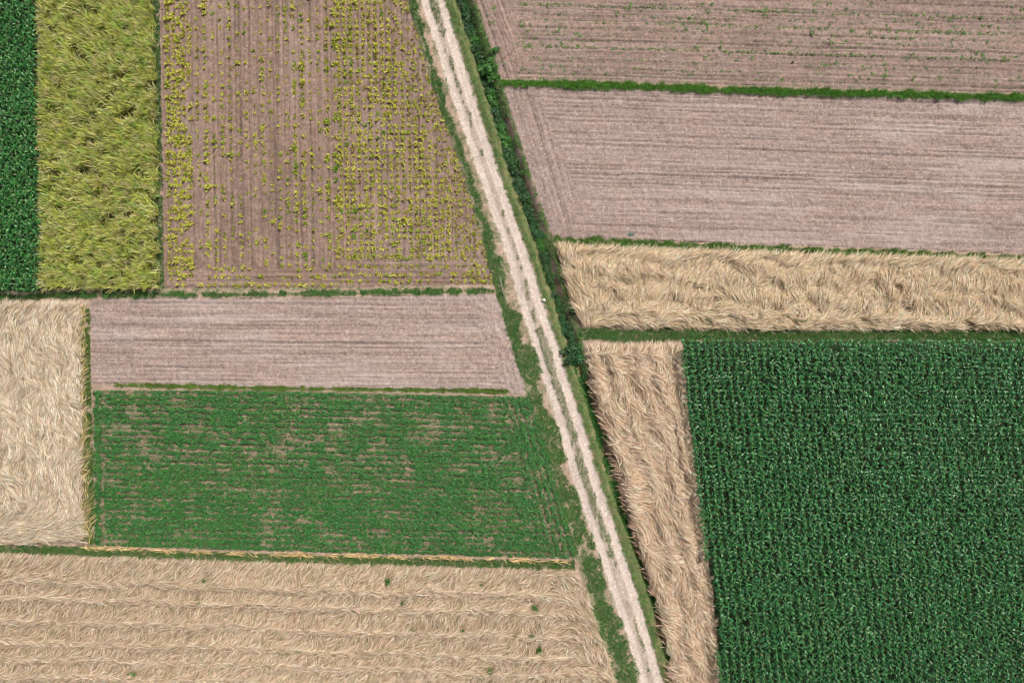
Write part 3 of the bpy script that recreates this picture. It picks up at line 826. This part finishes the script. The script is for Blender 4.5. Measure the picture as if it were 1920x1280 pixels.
grass("grass_balk", "narrow bright grass line beside the pale straw plot", P_V2, 1.4, (0.12, 0.32), [(0.06, 0.17, 0.03), (0.09, 0.2, 0.035), (0.13, 0.21, 0.04)], ragged(16, 324, 0.18, 0.4))
P_V3 = [(146, 570), (161, 570), (168, 1024), (152, 1024)]
grass("grass_fringe", "olive grass mixed into the dry edge of the pale straw plot", P_V3, 0.5, (0.1, 0.3), [(0.14, 0.19, 0.04), (0.19, 0.2, 0.06), (0.09, 0.15, 0.03)], ragged(18, 326, 0.3, 0.6))

# mown bank between track and ditch
P_BK = edge('r1', YM0, YM1, 40, -3) + edge('bk', YM0, YM1, 40, 3)[::-1]
grass("bank_grass", "short light green grass bank between dirt track and ditch", P_BK, 1.1, (0.06, 0.20), GR + GR_LIGHT,
      lambda x, y: sstep(0.0, 0.4, (x - interp(T['r1'], y)) / 12 + (fbm(x / 6, y / 8, 330, 3) - 0.40) * 2.4) * sstep(0.18, 0.40, fbm(x / 12, y / 18, 331, 3)), lean=0.9)
# far lip of the ditch
P_LIP = edge('dk', YM0, 700, 30, -2) + edge('fe', YM0, 700, 30, 1)[::-1]
def lip_d(x, y):
    k = np.interp(y, [-100, 160, 200, 330, 430, 520, 640, 700], [1, 1, 0.75, 0.5, 0.4, 0.68, 0.62, 0.45])
    e = (x - interp(T['dk'], y)) / np.maximum(interp(T['fe'], y) - interp(T['dk'], y), 1)
    return sstep(0, 0.35, k - 0.5 + (fbm(x / 10, y / 16, 333, 2) - 0.5) * 1.1 + 0.35 * sstep(0.5, 0.8, e))
grass("bank_grass", "green grass on the field-side lip of the ditch", P_LIP, 0.9, (0.1, 0.3), GR + GR_LIGHT, lip_d)
# ditch-bed weeds where the bushes thin out
P_DW = edge('bk', 650, YM1, 40, -1) + edge('dk', 650, YM1, 40, 2)[::-1]
grass("ditch_weeds", "dark green weeds filling the narrow lower ditch", P_DW, 1.1, (0.15, 0.45), GR_DARK, ragged(16, 336, 0.28, 0.48), w=0.07, lean=0.9)
P_DW2 = [(x, y) for x, y in edge('dk', 690, 1300, 30, 0)] + [(x + 18, y) for x, y in edge('dk', 690, 1300, 30, 0)[::-1]]
grass("ditch_weeds", "patchy green weeds on the ditch shoulder under the leaning grain", P_DW2, 0.7, (0.15, 0.4), GR_DARK + GR, ragged(20, 338, 0.5, 0.62), w=0.06, lean=0.9)
# verge on the field side of the track
P_VG = edge('vl', YM0, YM1, 50, -3) + edge('l0', YM0, YM1, 50, 4)[::-1]
def vg_d(x, y):
    a = interp(T['vl'], y); b = interp(T['l0'], y)
    t = (x - a) / np.maximum(b - a, 1)
    core = np.interp(y, [-100, 320, 540, 545, 600, 760, 1040, 1090, 1300], [0.36, 0.36, 0.32, 0.15, 0.45, 0.45, 0.42, 0.58, 0.62])
    wd = np.interp(y, [-100, 320, 560, 760, 1040, 1100, 1300], [0.40, 0.46, 0.46, 0.78, 0.74, 0.78, 0.72])
    n = fbm(x / 13 - y * 0.02, y / 22, 340, 3)
    return sstep(0.0, 0.3, 1 - np.abs(t - core + 0.05) / wd - 0.42 + (n - 0.42) * 2.3)
grass("verge_grass", "patchy dark green verge between the fields and the dirt track", P_VG, 0.9, (0.1, 0.3), GR_DARK + GR, vg_d, w=0.05)
def vg2_d(x, y):
    t = (x - interp(T['vl'], y)) / np.maximum(interp(T['l0'], y) - interp(T['vl'], y), 1)
    n = fbm(x / 8, y / 11, 344, 3)
    return sstep(0.36, 0.56, n + 0.22 * (0.75 - t)) * 0.85
grass("verge_grass", "thin pale grass tufts on the sandy edge of the track", P_VG, 0.8, (0.05, 0.16), GR_LIGHT + GR, vg2_d)
# grass between the ruts
P_MD = edge('l1', YM0, YM1, 60, -3) + edge('r0', YM0, YM1, 60, 4)[::-1]
def md_d(x, y):
    a = interp(T['l1'], y); b = interp(T['r0'], y)
    wid = np.interp(y, [0, 60, 75, 95, 150, 330, 440, 520, 560, 640, 880, 1040, 1060, 1160, 1200, 1280], [1.5, 1.3, 0.1, 0.9, 0.85, 0.45, 0.75, 0.95, 0.5, 1.25, 1.1, 1.0, 0.55, 0.45, 0.8, 0.35])
    e = np.abs(x - (a + b) / 2) / np.maximum((b - a) * 0.55, 2)
    return sstep(0, 0.35, wid - 0.55 - e * 0.5 + (fbm(x / 7, y / 16, 346, 2) - 0.42) * 1.5)
grass("median_grass", "broken line of olive grass between the two track ruts", P_MD, 1.1, (0.05, 0.16), [(0.11, 0.20, 0.05), (0.15, 0.24, 0.065), (0.09, 0.175, 0.042)], md_d)
# thin growth under the corn and tall crop edge, bottom-left corner shade
P_AB = [(XM0, 545), (0, 545), (300, 541), (300, 550), (0, 556), (XM0, 557)]
grass("grass_fringe", "dark shaded grass at the foot of the corn and tall crop", P_AB, 0.9, (0.08, 0.22), GR_DARK, ragged(14, 348, 0.3, 0.5))

# ------------------------------------------------------------------ ditch bushes
def bush_mesh(r, pal, leaves=620):
    """crown of leaf-sized faces gathered into uneven clumps, radius 1"""
    nc = 13
    cen = r.normal(0, 0.42, (nc, 3)); cen[:, 2] = np.abs(cen[:, 2]) * 0.9 + 0.35
    rad = r.uniform(0.26, 0.46, nc)
    k = r.integers(0, nc, leaves)
    d = r.normal(0, 1, (leaves, 3)); d /= np.linalg.norm(d, axis=1)[:, None]
    d[:, 2] = np.where(r.random(leaves) < 0.75, np.abs(d[:, 2]), d[:, 2])
    p = cen[k] + d * (rad[k] * r.uniform(0.65, 1.08, leaves))[:, None]
    p[:, 2] = np.maximum(p[:, 2], 0.05)
    ct = 1 + r.normal(0, 0.18, (nc, 1))
    c = pick(pal, leaves, 0.14, r) * ct[k]
    return blades(p, r.uniform(0, 6.28, leaves), r.uniform(0.14, 0.24, leaves), R(30) + r.normal(0, 0.4, leaves), R(-25), r.uniform(0.10, 0.16, leaves),
                  [0.5, 1.0, 0.25], c * 0.85, c * 1.15, roll=r.normal(0, 0.5, leaves))
BUSH_D = [(0.022, 0.088, 0.014), (0.034, 0.12, 0.018), (0.014, 0.062, 0.012)]
BUSH_L = [(0.045, 0.165, 0.02), (0.065, 0.20, 0.026), (0.03, 0.12, 0.016)]
BUSH_B = [(0.026, 0.10, 0.028), (0.036, 0.125, 0.036), (0.018, 0.075, 0.022)]
def stem_mesh(r):
    parts = []
    for j in range(6):
        a = r.uniform(0, 6.28); 
        for ro in (0.0, 1.5):
            c = np.array([[0.12, 0.085, 0.055]])
            parts.append(blades(np.zeros((1, 3)), a, 1.0 * r.uniform(0.8, 1.1), R(75), R(45), 0.06, [1, 0.7, 0.4], c, c, roll=ro))
    return join(parts)
bvar = []
for k in range(9):
    r = np.random.default_rng(500 + k)
    pal = (BUSH_D, BUSH_L, BUSH_B)[k % 3]
    me = mesh_quads("foliage", *bush_mesh(r, pal)); me.materials.append(M_BUSH)
    sm = mesh_quads("stem", *stem_mesh(r)); sm.materials.append(M_STEM)
    bvar.append((me, sm))
def bush(px, py, rp, k, label, group=None, hs=0.9):
    z0 = float(ground_z(px, py))
    t = bpy.data.objects.new("bush", None); COL.objects.link(t)
    t.empty_display_size = 0.3
    rr = rp * S
    t.location = (float(wx(px, 0.2)), float(wy(py, 0.2)), z0 - 0.03)
    t.rotation_euler = (0, 0, random.uniform(0, 6.28)); t.scale = (rr, rr, rr * hs)
    t["label"] = label; t["category"] = "bush"
    if group: t["group"] = group
    f, s = bvar[k]
    link("foliage", f, None, parent=t); link("stem", s, None, parent=t)
    return t
BUSHES = []
yy = -8.0
while yy < 632:
    c_ = float(interp(T['bk'], yy)) * 0.45 + float(interp(T['dk'], yy)) * 0.55
    wdt = float(interp(T['dk'], yy) - interp(T['bk'], yy))
    BUSHES.append((c_ + random.uniform(-2, 2), yy, wdt * random.uniform(0.50, 0.66)))
    yy += random.uniform(11, 17)
bcount = {}
for (bx, by_, rp) in BUSHES:
    k = random.choice([0, 3, 6, 0, 3, 6, 1, 4, 2, 5])
    if by_ > 560: k = random.choice([2, 5, 8, 0])
    sec = "weedy field" if by_ < 165 else "mauve bare field" if by_ < 440 else "golden grain strip"
    if by_ > -rp: bcount[sec] = bcount.get(sec, 0) + 1
    tone = ("dark", "bright green", "deep green")[k % 3]
    if by_ > -rp: lab = f"{tone} leafy ditch bush, {nth(bcount[sec])} from the top beside the {sec}"
    else: lab = "leafy ditch bush beyond the top edge of the photo"
    g = "bushes growing in the ditch"
    bush(bx, by_, rp, k, lab, g)
bush(920, 128, 17, 1, "bright green bush on the ditch lip just above the tall grass strip")
bush(928, 96, 10, 4, "small fresh green bush leaning over the ditch beside the weedy field")
bush(1009, 437, 13, 5, "rounded bush filling the ditch above the corner of the golden grain")
bush(1075, 668, 19, 2, "large dark bush at the ditch end beside the narrow tan grain", hs=1.1)
bush(1078, 648, 14, 5, "dark bush where the grass balk meets the ditch")
bush(1066, 628, 14, 8, "blue-green bush in the ditch facing the grass balk")
bush(1076, 583, 8, 6, "small dark bush at the lower left corner of the golden grain")

# ------------------------------------------------------------------ yellow young plants
def tuft(r, pal, n=22):
    az = np.arange(n) * 2.4 + r.normal(0, 0.25, n)
    root = np.stack([r.normal(0, 0.075, n), r.normal(0, 0.075, n), np.zeros(n)], -1)
    c = pick(pal, n, 0.13, r)
    spike = r.random(n) < 0.25
    ln = np.where(spike, r.uniform(0.38, 0.56, n), r.uniform(0.24, 0.40, n))
    p = np.where(spike, r.uniform(1.0, 1.45, n), r.uniform(0.15, 1.0, n))
    return blades(root, az, ln, p + 0.15, p - 0.35, 0.15 * r.uniform(0.7, 1.2, n),
                  [0.9, 1.0, 0.3], c * 0.85, c * 1.1, roll=r.normal(0, 0.6, n))
YEL = [(0.60, 0.60, 0.10), (0.66, 0.65, 0.13), (0.55, 0.58, 0.10), (0.62, 0.58, 0.17)]
YGR = [(0.42, 0.48, 0.07), (0.48, 0.52, 0.08), (0.35, 0.45, 0.06)]
GRN = [(0.25, 0.41, 0.06), (0.31, 0.45, 0.07), (0.20, 0.35, 0.06)]
STR_ = [(0.46, 0.39, 0.12), (0.50, 0.42, 0.17), (0.40, 0.36, 0.10)]
pl = []   # x, y, size, tone
def add(x, y, s, tone, blk, row):
    if not (inside(P_C, np.array([x]), np.array([y]))[0]): return
    pl.append((x, y, s, tone, blk, row))
for y0 in np.arange(-90, 532, 10.4):
    for row, cb in enumerate((311, 321.5, 331, 341, 351)):
        fade = 1.0 if cb < 350 else 0.85
        if random.random() < 0.92 * fade:
            add(cb + 0.016 * y0 + random.gauss(0, 1.3), y0 + random.gauss(0, 1.8), random.uniform(0.74, 1.05), random.choices([0, 1], [0.9, 0.1])[0], 'W', row)
for y0 in np.arange(-90, 540, 11):
    if random.random() < 0.5: add(303 + 0.012 * y0 + random.gauss(0, 1.2), y0 + random.gauss(0, 3), random.uniform(0.35, 0.65), 3, 'S', 0)
for ci, cb in enumerate(np.arange(366, 636, 15.2)):
    thick = 0.72 if any(abs(cb - t) < 8 for t in (380, 549, 564, 610, 625)) else 0.5
    for y0 in np.arange(-90, 500, 11.5):
        dn = float(fbm(cb / 45, y0 / 50, 405, 2))
        if random.random() < thick * (0.6 + 1.1 * dn):
            sz = random.uniform(0.5, 0.92) * (1.15 if thick > 0.6 else 0.92)
            if random.random() < 0.08: sz *= 1.3
            add(cb + 0.02 * y0 + random.gauss(0, 0.9), y0 + random.gauss(0, 2.0), sz, random.choices([0, 1, 2, 3], [0.62, 0.26, 0.05, 0.07])[0], 'M', ci)
for row, cb in enumerate(np.arange(632, 905, 11.8)):
    for y0 in np.arange(-90, 479, 11.6):
        x_ = cb + 0.022 * y0 + random.gauss(0, 0.6)
        if x_ > float(interp(T['vl'], y0)) - 48: continue
        if random.random() < 0.95: add(x_, y0 + random.gauss(0, 0.9), random.uniform(0.74, 1.0), random.choices([0, 1, 2, 3], [0.76, 0.16, 0.03, 0.05])[0], 'E', row)
for rr in range(5):
    for y0 in np.arange(-90, 530, 9.5):
        if random.random() < 0.78:
            add(float(interp(T['vl'], y0)) - 6 - rr * 9.5 + random.gauss(0, 1.2), y0 + random.gauss(0, 2), random.uniform(0.56, 0.9), random.choices([0, 1, 3], [0.55, 0.15, 0.3])[0], 'R', rr)
for row, (ry, x0, x1, pr, sp) in enumerate(((484, 640, 880, 0.85, 11.5), (499, 640, 890, 0.9, 11), (514, 638, 900, 0.95, 9.5), (527, 640, 905, 0.92, 11.5), (504, 390, 640, 0.45, 13), (519, 380, 640, 0.6, 12), (533.5, 322, 640, 0.85, 11.5))):
    for x_ in np.arange(x0, x1, sp):
        if random.random() < pr: add(x_ + random.gauss(0, 1.8), ry + random.gauss(0, 1.0), random.uniform(0.6, 0.95), random.choices([0, 1, 3], [0.65, 0.25, 0.1])[0], 'B', row)
pl_seen = [p for p in pl if -4 < p[1] < 545]
place = {}
for key in {(p[4], p[5]) for p in pl_seen}:
    rowp = [p for p in pl_seen if (p[4], p[5]) == key]
    rowp.sort(key=(lambda p: p[0]) if key[0] == 'B' else (lambda p: -p[1]))
    for k_, p in enumerate(rowp): place[id(p)] = k_ + 1
pl_seen.sort(key=lambda p: -p[2])
big = pl_seen[:300]; bigset = set(map(id, big)); small = [p for p in pl if id(p) not in bigset]
tv = {}
for t, pal in enumerate((YEL, YGR, GRN, STR_)):
    tv[t] = []
    for k in range(5):
        me = mesh_quads("young_plant", *tuft(np.random.default_rng(600 + t * 10 + k), pal)); me.materials.append(M_TUFT); tv[t].append(me)
TN = ("yellow", "yellow-green", "green", "straw-coloured")
for p_ in big:
    x, y, s, t, blk, row = p_
    o = bpy.data.objects.new("young_plant", random.choice(tv[t]))
    o.location = (float(wx(x, 0.2)), float(wy(y, 0.2)), float(ground_z(x, y)) - 0.01)
    o.scale = (s, s, s); o.rotation_euler = (0, 0, random.uniform(0, 6.28))
    n_ = nth(place[id(p_)])
    if blk == 'W': w_, g = f"{n_} up from the balk, {nth(row + 1)} dense row beside the tall crop", "dense western rows"
    elif blk == 'B' and row < 4: w_, g = f"{n_} from the left, {nth(4 - row)} crosswise row above the balk near the track", "crosswise rows near the track"
    elif blk == 'B': w_, g = f"{n_} from the left, {nth(7 - row)} sparse crosswise row above the balk", "sparse crosswise rows"
    elif blk == 'R': w_, g = f"{n_} up from the balk, {nth(row + 1)} slanting row beside the track verge", "slanting rows"
    elif blk == 'M': w_, g = f"{n_} up from the balk, {nth(row + 1)} row of the sparse middle", "sparse middle rows"
    else: w_, g = f"{n_} up from the balk, {nth(row + 1)} row right of the sparse middle", "checkered rows"
    o["label"] = f"{TN[t]} tuft {w_}"; o["category"] = "young plant"; o["group"] = f"young plants, {g}"
    COL.objects.link(o)
parts = []
for k, (x, y, s, t, _b, _r) in enumerate(small):
    v, q, c = tuft(rng, (YEL, YGR, GRN, STR_)[t], 15)
    v = v * s; v[:, 0] += float(wx(x, 0.2)); v[:, 1] += float(wy(y, 0.2)); v[:, 2] += float(ground_z(x, y)) - 0.01
    parts.append((v, q, c))
v, q, c = join(parts)
link("young_plants", mesh_quads("young_plants", v, q, c), M_TUFT, "smaller yellow and green tufts in rows across the tilled field", "young plants", "stuff")

# ------------------------------------------------------------------ weeds on the weedy field
WD = [(0.15, 0.27, 0.07), (0.20, 0.31, 0.09), (0.11, 0.22, 0.07)]
def weed(r, n=9, pal=WD):
    c = pick(pal, n, 0.14, r)
    root = np.stack([r.normal(0, 0.10, n), r.normal(0, 0.07, n), np.full(n, 0.04)], -1)
    return blades(root, r.uniform(0, 6.28, n), r.uniform(0.12, 0.26, n), R(45) + r.normal(0, 0.3, n), R(-10), 0.10 * r.uniform(0.7, 1.3, n), [0.5, 1.0, 0.3], c * 0.8, c * 1.12, roll=r.normal(0, 0.4, n))
wl_ = []
def addw(x, y, s):
    if inside(P_O, np.array([x]), np.array([y]))[0] and x < 1990: wl_.append((x, y, s))
for ry, pr, sz in ((36, 0.9, 0.95), (84, 0.85, 0.9), (6, 0.85, 0.95), (22, 0.5, 0.7), (48, 0.4, 0.7), (60, 0.5, 0.7), (72, 0.4, 0.6), (104, 0.5, 0.7), (122, 0.5, 0.7), (135, 0.4, 0.6), (-30, 0.5, 0.8), (-70, 0.5, 0.8)):
    for x in np.arange(1006 if ry == 36 else 975, 1985, 4.6):
        if random.random() < pr * (0.35 + 1.1 * float(vn(x / 60, ry, 420))): addw(x + random.gauss(0, 1.5), ry + 0.03 * (x - 960) + random.gauss(0, 1.2), sz * random.uniform(0.5, 1.0))
for y in np.arange(-60, 37, 6):
    if random.random() < 0.6: addw(1000 + 0.2 * y + random.gauss(0, 1.5), y, random.uniform(0.5, 0.9))
for _ in range(1500):
    x, y = random.uniform(900, 1985), random.uniform(-100, 170)
    d_ = float(fbm(x / 70, y / 22, 424, 2)); near_l = 1.0
    if random.random() < sstep(0.34, 0.62, d_): addw(x, y, random.choice([0.4, 0.45, 0.5, 0.6, 0.7, 0.9, 1.05]))
wv = []
for k in range(8):
    me = mesh_quads("weed", *weed(np.random.default_rng(700 + k))); me.materials.append(M_GRASS); wv.append(me)
seen = [w for w in wl_ if w[1] > 0 and w[0] < 1920]
seen.sort(key=lambda w: -w[2])
bw = seen[:160]; bs = set(map(id, bw))
def wband(w): return int((w[1] - 0.03 * (w[0] - 960) + 40) // 19)
wrank = {}
for b_ in {wband(w) for w in bw}:
    for k_, w in enumerate(sorted([w for w in bw if wband(w) == b_], key=lambda w: w[0])): wrank[id(w)] = k_ + 1
wb0 = min(wband(w) for w in bw)
for w_ in bw:
    x, y, s = w_
    o = bpy.data.objects.new("weed", random.choice(wv))
    o.location = (float(wx(x, 0.1)), float(wy(y, 0.1)), float(ground_z(x, y)) - 0.02)
    o.scale = (s, s, s); o.rotation_euler = (0, 0, random.gauss(0, 0.3))
    lab = f"larger green weed, {nth(wrank[id(w_)])} from the ditch in the {nth(wband(w_) - wb0 + 1)} furrow band down the weedy field"
    g = "larger weeds on the weedy field"
    o["label"] = lab; o["category"] = "weed"; o["group"] = g
    COL.objects.link(o)
parts = []
for w in wl_:
    if id(w) in bs: continue
    x, y, s = w
    v, q, c = weed(rng, 6); v = v * s
    v[:, 0] += float(wx(x, 0.1)); v[:, 1] += float(wy(y, 0.1)); v[:, 2] += float(ground_z(x, y)) - 0.02
    parts.append((v, q, c))
v, q, c = join(parts)
link("seedling_weeds", mesh_quads("seedling_weeds", v, q, c), M_GRASS, "sprinkling of tiny weeds over the weedy field", "weeds", "stuff")

# green weed clumps standing in gaps of the straw field
for n_, (x, y, ax, ay) in enumerate(WHOLES):
    v, q, c = weed(np.random.default_rng(800 + n_), 46, [(0.05, 0.15, 0.025), (0.075, 0.185, 0.03), (0.11, 0.19, 0.045)])
    v = v * np.array([ax * S / 0.24, ay * S / 0.24, 1.6]); 
    o = link("weed_clump", mesh_quads("weed_clump", v, q, c), M_GRASS)
    o.location = (float(wx(x, 0.15)), float(wy(y, 0.15)), 0.30)
    near_ = sorted(range(len(WHOLES)), key=lambda k_: -WHOLES[k_][0]).index(n_) + 1
    o["label"] = f"green weed clump in a gap of the banded straw, {nth(near_)} counting from the track"
    o["group"] = "weed clumps in the banded straw field"
    o["category"] = "weed clump"

# ------------------------------------------------------------------ small single things
def stone(name, px, py, r, label, colr_, flat=0.6, z=0.0):
    rr = np.random.default_rng(int(px * 7 + py))
    nu, nv = 8, 5
    vs_ = []
    for j in range(nv):
        th = math.pi * (j + 0.5) / nv
        for i in range(nu):
            a = 2 * math.pi * i / nu; k = rr.uniform(0.75, 1.2)
            vs_.append((math.sin(th) * math.cos(a) * k, math.sin(th) * math.sin(a) * k, (math.cos(th) * flat + flat * 0.8)))
    vs_ += [(0, 0, flat * 1.8), (0, 0, -0.1)]
    vs_ = np.array(vs_) * r
    f = [(j * nu + i, (j + 1) * nu + i, (j + 1) * nu + (i + 1) % nu, j * nu + (i + 1) % nu) for j in range(nv - 1) for i in range(nu)]
    me = bpy.data.meshes.new(name)
    f = f + [(nu * nv, i, (i + 1) % nu) for i in range(nu)] + [(nu * nv + 1, (nv - 1) * nu + (i + 1) % nu, (nv - 1) * nu + i) for i in range(nu)]
    me.from_pydata([tuple(p) for p in vs_], [], f)
    a = me.color_attributes.new("tint", 'FLOAT_COLOR', 'POINT')
    for d in a.data: d.color = (*colr_, 1)
    o = link(name, me, M_TRACK, label, "stone")
    o.location = (float(wx(px)), float(wy(py)), float(ground_z(px, py)) + z)
    return o
stone("stone", 1020, 563, 0.19, "pale stone on the right edge of the dirt track", (0.55, 0.5, 0.45))
stone("stone", 132, 1126, 0.22, "larger pale stone lying in the beige banded straw", (0.55, 0.45, 0.35), z=0.55)
stone("stone", 83, 1147, 0.17, "smaller pale stone lying in the beige banded straw", (0.55, 0.47, 0.36), z=0.55)
stone("stone", 1486, 117, 0.13, "small dark clod-like stone among weeds on the weedy field", (0.07, 0.055, 0.05))

def branch():
    pts = [(937, 519), (940, 530), (941.5, 541), (944, 550), (949, 558)]
    rad = 0.045; n = 6; vs_, f = [], []
    for k, (x, y) in enumerate(pts):
        z = float(ground_z(x, y)) + 0.12
        for i in range(n):
            a = 2 * math.pi * i / n
            vs_.append((float(wx(x)) + rad * math.cos(a) * (1 - k * 0.12), float(wy(y)), z + rad * math.sin(a)))
    for k in range(len(pts) - 1):
        for i in range(n): f.append((k * n + i, k * n + (i + 1) % n, (k + 1) * n + (i + 1) % n, (k + 1) * n + i))
    v = np.array(vs_); c = np.tile([[0.38, 0.33, 0.31]], (len(v), 1))
    link("branch", mesh_quads("branch", v, np.array(f), c), M_STEM, "thin bleached branch lying on the verge at the yellow field's corner", "branch")
branch()
def stake():
    b = np.array([(sx * 0.05, sy * 0.05, z) for z in (0, 0.95) for sx, sy in ((-1, -1), (1, -1), (1, 1), (-1, 1))] + [(0, 0, 1.03)])
    f = np.array([(0, 1, 5, 4), (1, 2, 6, 5), (2, 3, 7, 6), (3, 0, 4, 7)])
    me = bpy.data.meshes.new("stake"); me.from_pydata([tuple(p) for p in b], [], [tuple(map(int, q)) for q in f] + [(4, 5, 8), (5, 6, 8), (6, 7, 8), (7, 4, 8)])
    a = me.color_attributes.new("tint", 'FLOAT_COLOR', 'POINT')
    for d in a.data: d.color = (0.6, 0.56, 0.48, 1)
    o = link("stake", me, M_STEM, "short pale wooden stake on the ditch lip above the grass strip", "stake")
    o.location = (float(wx(922)), float(wy(150)), float(ground_z(922, 150)) - 0.02); o.rotation_euler = (0.25, 0.05, 0.3)
stake()
v, q, c = weed(np.random.default_rng(990), 14, [(0.10, 0.19, 0.17), (0.14, 0.24, 0.22)])
o = link("weed", mesh_quads("weed", v * 1.5, q, c), M_GRASS, "lone bluish weed on the mauve field just above the golden grain", "weed")
o.location = (float(wx(1182)), float(wy(438)), float(ground_z(1182, 438)))
